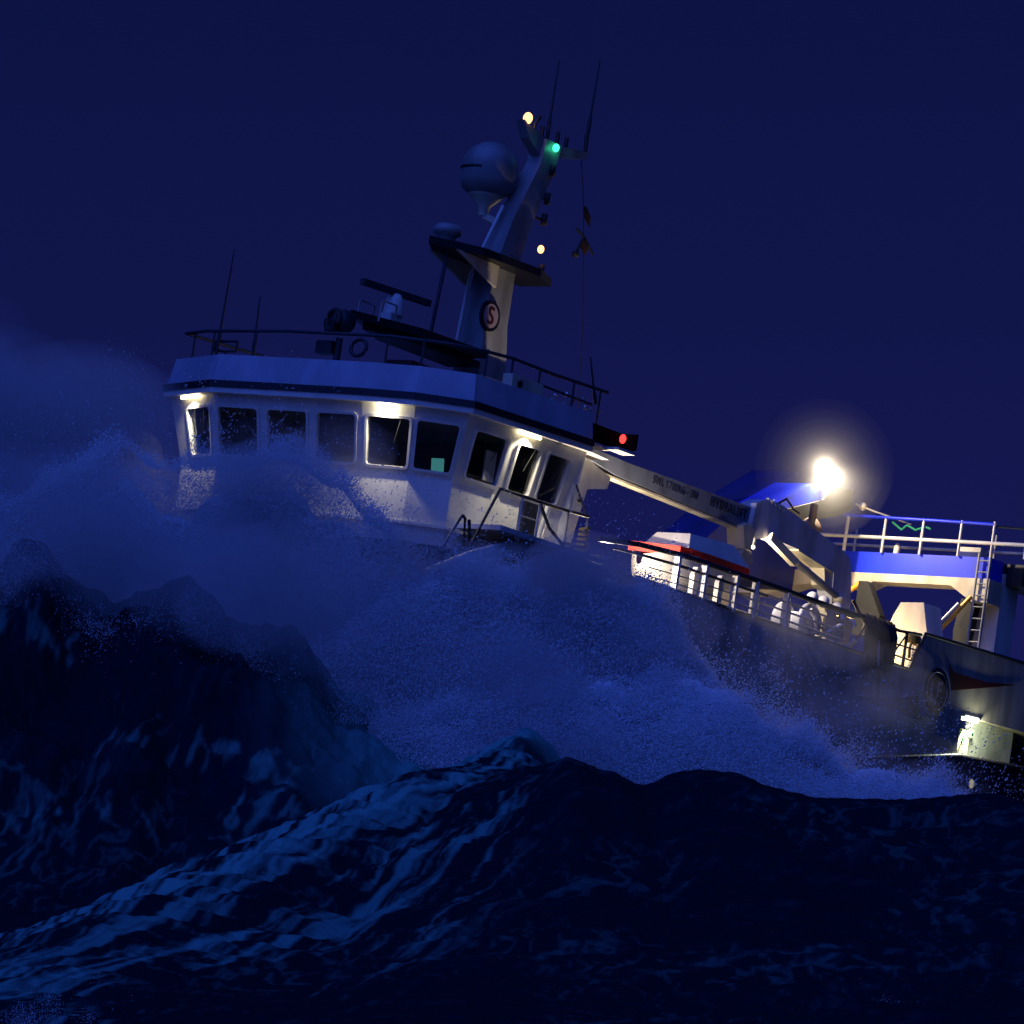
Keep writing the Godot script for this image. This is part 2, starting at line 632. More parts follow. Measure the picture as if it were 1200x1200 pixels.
	put(st, "fore_deck", M.floor, hull)
	# working deck seen through the side opening
	st = st_new()
	box(st, v3(-3.5, -3.55, -29.3), v3(9.7, 0.12, 13.4))
	put(st, "deck_head", M.cream, hull)
	st = st_new()
	box(st, v3(-3.5, -4.95, -29.2), v3(9.7, 0.1, 13.4))
	put(st, "working_deck", M.floor, hull)
	st = st_new()
	box(st, v3(0.2, -4.26, -22.52), v3(2.2, 1.28, 0.1))
	put(st, "inner_bulkhead", M.cream, hull)
	st = st_new()
	box(st, v3(1.0, -4.26, -24.6), v3(0.08, 1.28, 2.9))
	put(st, "inner_wall", M.steel, hull)
	st = st_new()
	box(st, v3(1.14, -4.25, -22.95), v3(0.34, 1.27, 0.5))
	box(st, v3(1.18, -4.25, -23.35), v3(0.10, 1.27, 0.08))
	put(st, "inner_post", M.cream, hull)
	st = st_new()
	box(st, v3(1.42, -3.95, -22.72), v3(0.30, 0.24, 0.36))
	put(st, "cable_box", M.cream, hull)
	st = st_new()
	tube(st, [v3(1.4, -4.05, -22.9), v3(1.42, -4.3, -22.75), v3(1.42, -4.48, -22.7), v3(1.42, -4.46, -22.85), v3(1.40, -4.2, -22.95), v3(1.38, -4.03, -23.3), v3(1.2, -4.10, -23.6)], 0.025, 6)
	put(st, "hanging_rope", mat(Color(0.2, 0.5, 0.35), 0.9), hull)
	st = st_new()
	lathe(st, [Vector2(0.0, 0.03), Vector2(0.11, 0.025), Vector2(0.13, 0.0)], v3(1.5, -5.48, -23.4), Vector3(1, 0, 0), 16)
	var pl := put(st, "glowing_freeing_port", glow(Color(0.85, 0.82, 0.70), 0.42), hull)  # freeing port, no lamp: the light from inside is put in as glow

func letter(parent: Node, called: String, text: String, at: Vector3, size: float, m: Material, dir: Vector3, bold := false) -> void:
	var tm := TextMesh.new()
	tm.text = text
	var f := SystemFont.new()
	f.font_names = PackedStringArray(["Droid Sans"])
	f.font_weight = 700 if bold else 400
	tm.font = f
	tm.font_size = 64
	tm.pixel_size = size / 64.0
	tm.depth = 0.006
	var o := MeshInstance3D.new()
	o.name = called
	o.mesh = tm
	o.material_override = m
	var X := dir.normalized()
	var Z := X.cross(Vector3.UP).normalized() * 1.0
	var Y := Z.cross(X)
	o.transform = Transform3D(Basis(X, Y, Z), at - off)
	parent.add_child(o, true)

# the wheelhouse is a ring of leaning facets; this is its line at window-top height (x, z)
var PLAN := [Vector2(-8.7, -5.0), Vector2(-8.4, 1.05), Vector2(-6.45, 1.75), Vector2(-2.2, 1.2), Vector2(-0.85, 0.85), Vector2(0.2, 0.1), Vector2(0.65, -4.25)]

func offset_plan(o: float) -> Array:
	var out := []
	var n := PLAN.size()
	for i in n:
		var d0: Vector2 = (PLAN[i] - PLAN[maxi(i - 1, 0)]).normalized() if i > 0 else (PLAN[1] - PLAN[0]).normalized()
		var d1: Vector2 = (PLAN[mini(i + 1, n - 1)] - PLAN[i]).normalized() if i < n - 1 else d0
		var n0 := Vector2(-d0.y, d0.x)
		var n1 := Vector2(-d1.y, d1.x)
		var m := (n0 + n1).normalized()
		out.append(PLAN[i] + m * o / maxf(0.4, m.dot(n0)))
	return out

func plan_at(o: float, y: float) -> Array:
	var out := []
	for p in offset_plan(o): out.append(Vector3(p.x, y, p.y))
	return out

func rounded(u0: float, v0: float, u1: float, v1: float, r: float) -> Array:
	var out := []
	for c in [[u1 - r, v1 - r, 0.0], [u0 + r, v1 - r, PI / 2], [u0 + r, v0 + r, PI], [u1 - r, v0 + r, 3 * PI / 2]]:
		for i in 5:
			var a: float = c[2] + PI / 2 * i / 4
			out.append(Vector2(c[0] + cos(a) * r, c[1] + sin(a) * r))
	return out

func build_wheelhouse() -> void:
	off = Vector3.ZERO
	var LEAN := 0.26
	var yt := -0.12
	var yb := -1.78
	var top := plan_at((yt + 0.45) * LEAN, yt)
	var bot := plan_at((yb + 0.45) * LEAN, yb)
	# lower wall straight down to the deck, and a white ledge round its foot
	var st := st_new()
	flat(st)
	var foot := plan_at((yb + 0.45) * LEAN - 0.02, -3.4)
	for i in PLAN.size() - 1:
		var out: Vector3 = (bot[i + 1] - bot[i]).cross(Vector3.UP)
		out = -out if out.dot(bot[i] - v3(-3.5, 0, -4)) < 0 else out
		quad(st, bot[i], bot[i + 1], foot[i + 1], foot[i], out)
	# after wall
	quad(st, top[0], top[6], foot[6], foot[0], Vector3(0, 0, -1))
	var house := put(st, "wheelhouse", M.white, vessel)
	st = st_new()
	var led := plan_at((yb + 0.45) * LEAN + 0.03, -2.95)
	for i in range(1, PLAN.size() - 1): beam(st, led[i], led[i + 1], 0.10, 0.07)
	put(st, "ledge", M.white, house)
	# facets with windows: [facet, u0, u1] in metres along the top line
	var wins := [[1, 0.78, 1.90], [2, 0.10, 1.27], [2, 1.56, 2.72], [2, 3.02, 4.14], [3, 0.16, 1.33], [4, 0.10, 1.19], [5, 0.36, 1.58], [5, 1.98, 2.82], [5, 3.1, 3.92]]
	for fi in range(0, 6):
		var A: Vector3 = top[fi]
		var B: Vector3 = top[fi + 1]
		var C: Vector3 = bot[fi + 1]
		var D: Vector3 = bot[fi]
		var L := (B - A).length()
		var out := (B - A).cross(D - A).normalized()
		if out.dot(A - v3(-3.5, 0, -4)) < 0: out = -out
		var H := (D - A).length()
		var P := func(u: float, v: float, dep: float) -> Vector3:   # u along, v down from the top
			return A.lerp(B, u / L).lerp(D.lerp(C, u / L), v / H) + out * dep
		var mine := []
		for w in wins:
			if w[0] == fi: mine.append(w)
		var edges := [0.0]
		for k in mine.size(): edges.append(L if k == mine.size() - 1 else (mine[k][2] + mine[k + 1][1]) * 0.5)
		if mine.is_empty(): edges = [0.0, L]
		st = st_new()
		flat(st)
		var v0 := 0.34
		var v1 := 1.53
		if mine.is_empty():
			quad(st, A, B, C, D, out)
		for k in mine.size():
			var a: float = edges[k]
			var b: float = edges[k + 1]
			var hole := rounded(mine[k][1], v0, mine[k][2], v1, 0.09)
			# a wall panel round the hole: match each hole point with one on the panel's outline
			var rim := []
			var q: Array = [[b, H], [a, H], [a, 0.0], [b, 0.0]]
			for ci in 4:
				for i in 5: rim.append(Vector2(q[ci][0], q[ci][1]))
			for i in hole.size():
				var j := (i + 1) % hole.size()
				var a0: Vector3 = P.call(rim[i].x, rim[i].y, 0.0)
				var a1: Vector3 = P.call(rim[j].x, rim[j].y, 0.0)
				var h0: Vector3 = P.call(hole[i].x, hole[i].y, 0.0)
				var h1: Vector3 = P.call(hole[j].x, hole[j].y, 0.0)
				if a0.distance_to(a1) > 0.001: tri(st, a0, a1, h1, out)
				tri(st, a0, h1, h0, out)
				var cc: Vector3 = P.call((mine[k][1] + mine[k][2]) * 0.5, (v0 + v1) * 0.5, 0.0)
				quad(st, h0, h1, h1 - out * 0.10, h0 - out * 0.10, cc - (h0 + h1) * 0.5)
		put(st, "wall_panel", M.white, house)
		for k in mine.size():
			var hole := rounded(mine[k][1] + 0.005, v0 + 0.005, mine[k][2] - 0.005, v1 - 0.005, 0.09)
			var outer := rounded(mine[k][1] - 0.06, v0 - 0.06, mine[k][2] + 0.06, v1 + 0.06, 0.13)
			st = st_new()
			flat(st)
			for i in hole.size():
				var j := (i + 1) % hole.size()
				var o0: Vector3 = P.call(outer[i].x, outer[i].y, 0.05)
				var o1: Vector3 = P.call(outer[j].x, outer[j].y, 0.05)
				var h0: Vector3 = P.call(hole[i].x, hole[i].y, 0.05)
				var h1: Vector3 = P.call(hole[j].x, hole[j].y, 0.05)
				quad(st, o0, o1, h1, h0, out)
				quad(st, o0, o1, o1 - out * 0.05, o0 - out * 0.05, o0 - h0)
				quad(st, h0, h1, h1 - out * 0.05, h0 - out * 0.05, h0 - o0)
			put(st, "window_frame", M.white, house)
			st = st_new()
			flat(st)
			var ctr: Vector3 = P.call((mine[k][1] + mine[k][2]) * 0.5, (v0 + v1) * 0.5, -0.06)
			for i in hole.size():
				var j := (i + 1) % hole.size()
				tri(st, ctr, P.call(hole[i].x, hole[i].y, -0.06), P.call(hole[j].x, hole[j].y, -0.06), out)
			put(st, "window_pane", M.glass, house)
			# wiper
			st = st_new()
			tube(st, [P.call(mine[k][2] - 0.25, v0 + 0.02, 0.03), P.call(mine[k][2] - 0.42, v0 + 0.62, 0.0)], 0.012, 5)
			put(st, "wiper", M.black, house)
	# inside: floor, back wall, console, a chair back, screens
	st = st_new()
	box(st, v3(-4.1, -2.45, -1.9), v3(6.0, 0.08, 4.2))
	put(st, "bridge_floor", M.inside, house)
	st = st_new()
	box(st, v3(-3.7, -1.3, -3.4), v3(7.4, 2.2, 0.1))
	put(st, "bridge_back_wall", M.inside, house)
	st = st_new()
	box(st, v3(-3.6, -2.0, 0.0), v3(5.6, 0.8, 0.7))
	box(st, v3(-0.75, -2.0, -1.6), v3(0.6, 0.8, 2.2))
	put(st, "console", M.black, house)
	st = st_new()
	box(st, v3(-0.62, -1.42, -0.05), v3(0.31, 0.38, 0.05), Basis(Vector3.UP, 0.6) * Basis(Vector3(0, 0, 1), 0.1))
	put(st, "screen", M.screen, house)
	st = st_new()
	box(st, v3(-5.62, -1.42, 0.55), v3(0.10, 0.40, 0.05))
	put(st, "screen", glow(Color(0.75, 0.85, 0.75), 0.5), house)
	st = st_new()
	box(st, v3(0.02, -1.15, -1.28), v3(0.05, 0.75, 0.42))
	put(st, "curtain", M.cream, house)
	st = st_new()
	box(st, v3(-0.6, -0.75, -1.25), v3(0.3, 0.5, 0.4))
	put(st, "overhead_set", M.black, house)
	# the wing bracket at the after port corner, white
	st = st_new()
	side(st, [Vector2(-4.15, -0.13), Vector2(-5.7, -0.50), Vector2(-5.62, -0.80), Vector2(-4.78, -0.98), Vector2(-4.55, -1.9), Vector2(-4.35, -2.75), Vector2(-4.1, -2.75)], 0.52, 0.5)
	put(st, "wing_bracket", M.white, house)
	st = st_new()
	tube(st, [v3(0.53, -1.35, -4.45), v3(0.58, -1.35, -4.45)], 0.05, 8)
	put(st, "bracket_hole", M.black, house)

func ring_band(st: SurfaceTool, lo: Array, hi: Array) -> void:
	for i in lo.size() - 1:
		var out: Vector3 = (lo[i + 1] - lo[i]).cross(Vector3.UP)
		if out.dot(lo[i] - v3(-3.5, 0, -4)) < 0: out = -out
		quad(st, lo[i], lo[i + 1], hi[i + 1], hi[i], out)

func build_roof() -> void:
	off = Vector3.ZERO
	var O := 0.26
	# soffit and slab
	var st := st_new()
	flat(st)
	var s0 := plan_at(O, -0.14)
	var s1 := plan_at(O, 0.02)
	ring_band(st, s0, s1)
	var poly := []
	for p in s0: poly.append(Vector2(p.x, p.z))
	var pp := poly.duplicate()
	pp.append(Vector2(0.75, -5.2))
	pp.append(Vector2(-8.9, -5.2))
	var idx := Geometry2D.triangulate_polygon(PackedVector2Array(pp))
	for i in range(0, idx.size(), 3):
		tri(st, v3(pp[idx[i]].x, -0.14, pp[idx[i]].y), v3(pp[idx[i + 1]].x, -0.14, pp[idx[i + 1]].y), v3(pp[idx[i + 2]].x, -0.14, pp[idx[i + 2]].y), Vector3.DOWN)
		tri(st, v3(pp[idx[i]].x, 0.10, pp[idx[i]].y), v3(pp[idx[i + 1]].x, 0.10, pp[idx[i + 1]].y), v3(pp[idx[i + 2]].x, 0.10, pp[idx[i + 2]].y), Vector3.UP)
	var roof := put(st, "roof", M.white, vessel)
	st = st_new()
	flat(st)
	ring_band(st, plan_at(O + 0.035, 0.0), plan_at(O + 0.035, 0.17))
	ring_band(st, plan_at(O, 0.0), plan_at(O + 0.035, 0.0))
	ring_band(st, plan_at(O + 0.035, 0.17), plan_at(O, 0.17))
	put(st, "roof_stripe", M.navy, roof)
	st = st_new()
	flat(st)
	ring_band(st, plan_at(O - 0.02, 0.02), plan_at(O - 0.16, 0.86))
	ring_band(st, plan_at(O - 0.16, 0.86), plan_at(O - 0.26, 0.86))
	ring_band(st, plan_at(O - 0.26, 0.86), plan_at(O - 0.2, 0.1))
	put(st, "roof_bulwark", paint(Color(0.60, 0.62, 0.68), 0.12, 22), roof)

func build_mast() -> void:
	off = Vector3.ZERO
	var st := st_new()
	# raked column of flat plates: (z, y) side outline, tapering upward
	var lv := [[0.1, -4.1, -5.6, 0.5], [1.75, -4.3, -5.5, 0.42], [3.3, -4.35, -5.3, 0.36], [4.6, -4.45, -5.35, 0.32], [6.0, -4.95, -5.75, 0.28], [7.8, -5.85, -6.5, 0.24], [8.45, -5.95, -6.65, 0.22]]
	flat(st)
	for i in lv.size() - 1:
		var a: Array = lv[i]
		var b: Array = lv[i + 1]
		var c := [v3(-3.5 - a[3], a[0], a[1]), v3(-3.5 + a[3], a[0], a[1]), v3(-3.5 + a[3], a[0], a[2]), v3(-3.5 - a[3], a[0], a[2])]
		var d := [v3(-3.5 - b[3], b[0], b[1]), v3(-3.5 + b[3], b[0], b[1]), v3(-3.5 + b[3], b[0], b[2]), v3(-3.5 - b[3], b[0], b[2])]
		for k in 4:
			var j := (k + 1) % 4
			quad(st, c[k], c[j], d[j], d[k], (c[k] + c[j]) * 0.5 - v3(-3.5, a[0], (a[1] + a[2]) * 0.5))
	M.mast = paint(Color(0.52, 0.52, 0.52), 0.2, 19)
	var mast := put(st, "mast", M.mast, vessel)
	# flared foot
	st = st_new()
	side(st, [Vector2(-3.2, 0.1), Vector2(-3.9, 1.7), Vector2(-6.2, 1.7), Vector2(-7.6, 1.55), Vector2(-6.4, 1.05), Vector2(-6.2, 0.1)], -2.6, 1.8)
	put(st, "mast_foot", M.cream, mast)
	# radar platforms
	st = st_new()
	prism(st, [Vector2(-3.5, 0.65), Vector2(-2.75, -1.4), Vector2(-2.6, -3.9), Vector2(-4.4, -3.9), Vector2(-4.25, -1.4)], v3(0, 2.12, 0), Vector3(1, 0, 0), Vector3(0, 0, 1), Vector3(0, 0.20, 0))
	prism(st, [Vector2(-3.5, 0.1), Vector2(-3.0, -1.2), Vector2(-3.0, -4.2), Vector2(-4.0, -4.2), Vector2(-4.0, -1.2)], v3(0, 1.95, 0), Vector3(1, 0, 0), Vector3(0, 0, 1), Vector3(0, 0.165, 0))
	put(st, "lower_platform", M.navy, mast)
	st = st_new()
	prism(st, [Vector2(-3.5, -2.0), Vector2(-2.7, -3.3), Vector2(-2.55, -5.6), Vector2(-3.0, -6.7), Vector2(-4.0, -6.7), Vector2(-4.45, -5.6), Vector2(-4.3, -3.3)], v3(0, 4.68, 0), Vector3(1, 0, 0), Vector3(0, 0, 1), Vector3(0, 0.20, 0))
	put(st, "upper_platform", M.navy, mast)
	st = st_new()
	side(st, [Vector2(-2.6, 4.67), Vector2(-4.4, 4.67), Vector2(-4.4, 4.1)], -3.0, 0.08)
	side(st, [Vector2(-2.6, 4.67), Vector2(-4.4, 4.67), Vector2(-4.4, 4.1)], -3.9, 0.08)
	put(st, "platform_bracket", M.cream, mast)
	# support pole for the upper platform
	st = st_new()
	tube(st, [v3(-3.4, 2.3, -2.5), v3(-3.4, 4.7, -2.7)], 0.05, 6)
	put(st, "platform_strut", M.teal, mast)
	st = st_new()
	tube(st, [v3(-3.75, 2.3, -4.05), v3(-3.7, 4.4, -4.15), v3(-3.6, 6.4, -4.95)], 0.05, 6)
	put(st, "pipe", M.white, mast)
	# head arm: crosses fore and aft, horn forward, long arm aft
	st = st_new()
	side(st, [Vector2(-5.0, 8.72), Vector2(-5.3, 8.3), Vector2(-5.9, 7.95), Vector2(-7.9, 8.42), Vector2(-8.0, 8.62), Vector2(-6.4, 8.42), Vector2(-5.7, 8.55)], -3.36, 0.28)
	put(st, "head_arm", M.mast, mast)
	st = st_new()
	for q in [[v3(-3.5, 8.4, -5.7), v3(-3.5, 8.75, -5.62), v3(-3.45, 9.0, -5.75)], [v3(-3.5, 8.4, -6.0), v3(-3.5, 8.8, -6.0)], [v3(-3.5, 8.45, -6.7), v3(-3.5, 8.85, -6.7)], [v3(-3.5, 8.5, -7.1), v3(-3.5, 8.8, -7.1)], [v3(-3.5, 8.45, -8.0), v3(-3.5, 9.1, -7.95)]]:
		st = st_new()
		tube(st, q, 0.055, 6)
		put(st, "head_fitting", M.rail, mast)
	# signal lamps: lit ones and dark ones
	for q in [[v3(-3.4, 8.80, -5.18), 0.125, "lamp_top", "mast_lamp"], [v3(-3.2, 8.30, -6.3), 0.09, "lamp_green", "green_lamp"], [v3(-3.2, 5.58, -6.30), 0.088, "lamp_top", "mast_lamp"]]:
		st = st_new()
		ball(st, q[0], q[1], 1.25)
		put(st, q[3], M[q[2]], mast)
		omni(mast, q[0], M[q[2]].emission, 0.06, 0.05)
	for q in [v3(-3.2, 7.70, -6.3), v3(-3.2, 6.92, -6.25), v3(-3.2, 6.36, -6.25), v3(-3.2, 5.05, -6.45)]:
		st = st_new()
		lathe(st, [Vector2(0, -0.15), Vector2(0.085, -0.15), Vector2(0.085, 0.15), Vector2(0, 0.15)], q, Vector3.UP, 10)
		box(st, q + v3(-0.1, 0, 0.12), v3(0.06, 0.06, 0.3))
		put(st, "dark_lamp", M.black, mast)
	# round emblem with a letter on the port side
	var ec := v3(-3.08, 3.36, -4.42)
	st = st_new()
	lathe(st, [Vector2(0.0, 0.03), Vector2(0.40, 0.03), Vector2(0.40, -0.05)], ec, Vector3(1, 0, 0), 30, false)
	put(st, "emblem_disc", M.navy, mast)
	st = st_new()
	lathe(st, [Vector2(0.0, 0.035), Vector2(0.31, 0.035), Vector2(0.31, 0.0)], ec + v3(0.004, 0, 0), Vector3(1, 0, 0), 30, false)
	put(st, "emblem_face", mat(Color(0.55, 0.48, 0.50), 0.6), mast)
	letter(mast, "emblem_letter", "S", ec + v3(0.046, 0.0, 0.0), 0.62, M.dark_red, Vector3(0, 0, -1), true)

func rail_line(parent: Node, pts: Array, r: float, m: Material, called := "rail") -> void:
	var st := st_new()
	tube(st, pts, r, 6)
	put(st, called, m, parent)

func build_rails() -> void:
	off = Vector3.ZERO
	# port bulwark rail from the wheelhouse aft
	var h := Node3D.new()
	h.name = "deck_railing"
	vessel.add_child(h, true)
	rail_line(h, [v3(1.5, -2.33, -4.2), v3(1.5, -2.12, -6.0), v3(1.5, -2.02, -7.9), v3(1.5, -2.0, -12), v3(1.5, -2.02, -16.2), v3(1.5, -1.95, -17.0)], 0.075, M.rail, "top_rail")
	rail_line(h, [v3(1.5, -2.42, -4.9), v3(1.5, -2.36, -6.0), v3(1.5, -2.30, -8.0), v3(1.5, -2.30, -12.0)], 0.04, M.rail)
	for y in [-2.55, -2.77]: rail_line(h, [v3(1.5, y - 0.05, -6.5), v3(1.5, y, -8.0), v3(1.5, y, -10.5)], 0.018, M.steel)
	for y in [-2.28, -2.52, -2.75]: rail_line(h, [v3(1.5, y, -10.4), v3(1.5, y - 0.03, -16.0)], 0.03, M.cream)
	for z in [-7.77, -9.03, -10.48, -11.44, -12.95]:
		var st := st_new()
		box(st, v3(1.48, -2.5, z), v3(0.17, 1.0, 0.10))
		put(st, "stanchion", M.grey if z > -10 else M.white, h)  # after posts painted whiter to carry the lamplight on them
	for z in [-8.85, -10.0, -11.75, -13.3]:
		var st := st_new()
		side(st, [Vector2(z - 0.10, -3.0), Vector2(z + 0.10, -3.0), Vector2(z + 0.11, -2.35), Vector2(z, -2.15), Vector2(z - 0.11, -2.35)], 1.38, 0.14)
		put(st, "fender_post", M.white, h)
	# gate rails before the raised bulwark
	rail_line(h, [v3(1.5, -1.98, -17.9), v3(1.5, -2.02, -18.6), v3(1.5, -1.92, -19.75)], 0.045, M.rail, "top_rail")
	rail_line(h, [v3(1.5, -2.02, -18.1), v3(1.5, -2.98, -18.1)], 0.035, M.rail, "stanchion")
	rail_line(h, [v3(1.5, -1.98, -19.0), v3(1.5, -2.98, -19.0)], 0.05, M.rail, "stanchion")
	rail_line(h, [v3(1.5, -2.4, -18.1), v3(1.5, -2.38, -19.6)], 0.025, M.rail)
	rail_line(h, [v3(1.5, -2.7, -18.1), v3(1.5, -2.7, -19.4)], 0.025, M.rail)
	rail_line(h, [v3(1.5, -2.95, -18.2), v3(1.5, -2.1, -18.95)], 0.03, M.rail)
	# wheelhouse-top rails
	var t := Node3D.new()
	t.name = "roof_railing"
	vessel.add_child(t, true)
	rail_line(t, [v3(-7.9, 1.58, -2.5), v3(-8.5, 1.58, 0.9), v3(-7.6, 1.59, 1.2), v3(-4.9, 1.61, 1.25), v3(-1.9, 1.58, 1.0), v3(-0.3, 1.5, 0.65), v3(0.2, 1.52, -0.3), v3(0.25, 1.58, -1.3), v3(0.3, 1.56, -3.0), v3(0.4, 1.60, -5.2)], 0.045, M.teal, "top_rail")
	rail_line(t, [v3(0.25, 1.2, -2.4), v3(0.4, 1.15, -4.6)], 0.035, M.teal)
	for p in [v3(-8.1, 0, 1.0), v3(-7.3, 0, 1.2), v3(-5.9, 0, 1.25), v3(-1.9, 0, 1.0), v3(-0.9, 0, 0.85), v3(0.2, 0, -0.3), v3(0.25, 0, -1.3), v3(0.3, 0, -2.4), v3(0.36, 0, -3.8), v3(0.4, 0, -4.9)]:
		rail_line(t, [p + v3(0, 0.5, 0), p + v3(0, 1.58, 0)], 0.03, M.teal if p.z > -2 else M.rail, "stanchion")

func build_gantry() -> void:
	off = Vector3.ZERO
	var z := -23.0
	var st := st_new()
	box(st, v3(-2.9, 0.56, z - 0.35), v3(8.6, 0.60, 0.7))
	var g := put(st, "gantry", M.blue, vessel)
	# lit underside with knees
	st = st_new()
	prism(st, [Vector2(-7.2, 0.255), Vector2(1.45, 0.255), Vector2(1.45, -0.42), Vector2(0.95, -0.42), Vector2(0.2, 0.02), Vector2(-2.35, 0.02), Vector2(-2.8, -0.18), Vector2(-3.2, -0.18), Vector2(-3.5, 0.0), Vector2(-5.0, -0.2), Vector2(-5.9, -0.5), Vector2(-7.2, -0.5)], v3(0, 0, z + 0.02), Vector3(1, 0, 0), Vector3(0, 1, 0), v3(0, 0, -0.74))
	put(st, "underplate", M.cream, g)
	# column and ladder at the port end
	st = st_new()
	box(st, v3(1.05, -1.3, z - 1.2), v3(0.75, 3.7, 0.9))
	put(st, "column", M.white, g)
	st = st_new()
	box(st, v3(-8.0, -1.3, z - 0.4), v3(0.75, 3.7, 0.9))
	put(st, "column", M.white, g)
	st = st_new()
	box(st, v3(1.5, 0.55, z - 2.0), v3(0.9, 0.6, 2.2))
	put(st, "winch_house", M.navy, g)
	for q in [1.06, 1.44]:
		rail_line(g, [v3(q, 0.95, z + 0.10), v3(q, -2.6, z + 0.10)], 0.035, M.steel, "ladder_rail")
	for i in 9:
		rail_line(g, [v3(1.06, 0.75 - i * 0.33, z + 0.10), v3(1.44, 0.75 - i * 0.33, z + 0.10)], 0.022, M.steel, "ladder_rung")
	# walkway rails, front and back rows
	for row in 2:
		var zz := z + 0.05 - row * 1.5
		var xs := [-5.6, -4.62, -3.47, -2.2, -0.93, 0.33, 1.4, 2.5] if row == 0 else [-5.4, -4.1, -3.2, -1.9, -0.6, 0.6, 1.9]
		var m: Material = M.white if row == 0 else M.cream
		for x in xs: rail_line(g, [v3(x, 0.85, zz), v3(x, 1.87 if row == 0 else 1.75, zz)], 0.055 if x < -3 and row == 0 else 0.04, m, "stanchion")
		rail_line(g, [v3(-5.6, 1.30, zz), v3(2.9 + row, 1.25, zz)], 0.055 if row == 0 else 0.045, m)
	rail_line(g, [v3(-3.6, 1.88, z + 0.05), v3(-0.5, 1.84, z + 0.05), v3(1.4, 1.80, z + 0.05)], 0.05, M.blue, "top_rail")
	rail_line(g, [v3(1.4, 1.75, z), v3(2.2, 1.80, z - 0.4), v3(3.5, 1.6, z - 1.2)], 0.04, M.rail, "top_rail")
	# boxes and fittings on the walkway
	st = st_new()
	box(st, v3(0.4, 1.03, z - 0.6), v3(0.75, 0.34, 0.4))
	put(st, "locker", M.cream, g)
	st = st_new()
	lathe(st, [Vector2(0.1, 0), Vector2(0.1, 0.22), Vector2(0.06, 0.3), Vector2(0.0, 0.34)], v3(-1.85, 0.86, z - 0.2), Vector3.UP, 10)
	put(st, "bollard", M.cream, g)
	st = st_new()
	tube(st, [v3(-2.0, 1.75, z), v3(-1.7, 1.55, z - 0.05), v3(-1.5, 1.68, z), v3(-1.2, 1.55, z), v3(-0.9, 1.66, z), v3(-0.7, 1.60, z)], 0.035, 5)
	put(st, "green_line", mat(Color(0.05, 0.45, 0.32), 0.9), g)
	# hydraulic cylinders: yellow sleeves under the beam
	for q in [[v3(0.98, -0.28, z + 0.1), v3(0.35, -1.35, z + 0.5)], [v3(-2.75, -0.08, z + 0.1), v3(-3.4, -0.75, z + 0.4)]]:
		rail_line(g, [q[0], q[1]], 0.075, M.yellow, "ram_sleeve")
		rail_line(g, [q[0].lerp(q[1], 0.25) + v3(-0.1, 0.02, 0.1), q[1] + v3(-0.12, 0.03, 0.1)], 0.05, M.white, "ram_rod")
	# dark stern arm on the port side, behind the ladder
	st = st_new()
	prism(st, [Vector2(0.45, -0.3), Vector2(0.95, -0.3), Vector2(0.75, -1.9), Vector2(0.4, -1.9), Vector2(0.32, -1.2)], v3(0, 0, z - 0.25), Vector3(1, 0, 0), Vector3(0, 1, 0), v3(0, 0, -0.3))
	put(st, "stern_arm", M.black, g)
	st = st_new()
	prism(st, [Vector2(-2.6, -0.05), Vector2(-2.3, -0.05), Vector2(-1.75, -1.0), Vector2(-1.75, -1.6), Vector2(-2.6, -1.6)], v3(0, 0, z + 0.4), Vector3(1, 0, 0), Vector3(0, 1, 0), v3(0, 0, -0.3))
	put(st, "stern_arm", M.black, g)
	# blue funnel casing and net-drum hood forward of the beam
	st = st_new()
	side(st, [Vector2(-17.9, -0.4), Vector2(-18.2, 0.2), Vector2(-19.9, 1.55), Vector2(-22.4, 3.0), Vector2(-22.9, 2.6), Vector2(-22.9, -0.4)], -5.0, 1.6)
	put(st, "funnel_casing", paint(Color(0.06, 0.10, 0.42), 0.2, 23), g)
	st = st_new()
	side(st, [Vector2(-17.55, 0.78), Vector2(-20.74, 1.92), Vector2(-21.05, 2.34), Vector2(-20.08, 2.22), Vector2(-17.95, 1.05)], -3.0, 1.2)
	put(st, "drum_hood", M.blue, g)
	st = st_new()
	side(st, [Vector2(-17.55, 0.76), Vector2(-17.9, 0.55), Vector2(-18.6, 0.75), Vector2(-21.4, 1.55), Vector2(-22.25, 1.92), Vector2(-22.2, 2.45), Vector2(-21.6, 2.42), Vector2(-21.06, 2.30), Vector2(-20.74, 1.90)], -2.95, 1.3)
	put(st, "hood_frame", M.black, g)
	st = st_new()
	tube(st, [v3(-3.2, 2.2, -22.8), v3(-2.7, 2.05, -23.0), v3(-1.5, 1.75, -23.2)], 0.03, 5)
	ball(st, v3(-3.0, 2.15, -22.9), 0.12)
	put(st, "wire_block", M.cream, g)
	st = st_new()
	lathe(st, [Vector2(0, -0.09), Vector2(0.30, -0.09), Vector2(0.30, 0.09), Vector2(0, 0.09)], v3(-2.6, 0.92, -19.8), Vector3(1, 0.2, 0.3), 18)
	box(st, v3(-2.6, 1.25, -19.8), v3(0.10, 0.7, 0.25))
	put(st, "hanging_block", paint(Color(0.34, 0.28, 0.25), 0.3, 30), g)

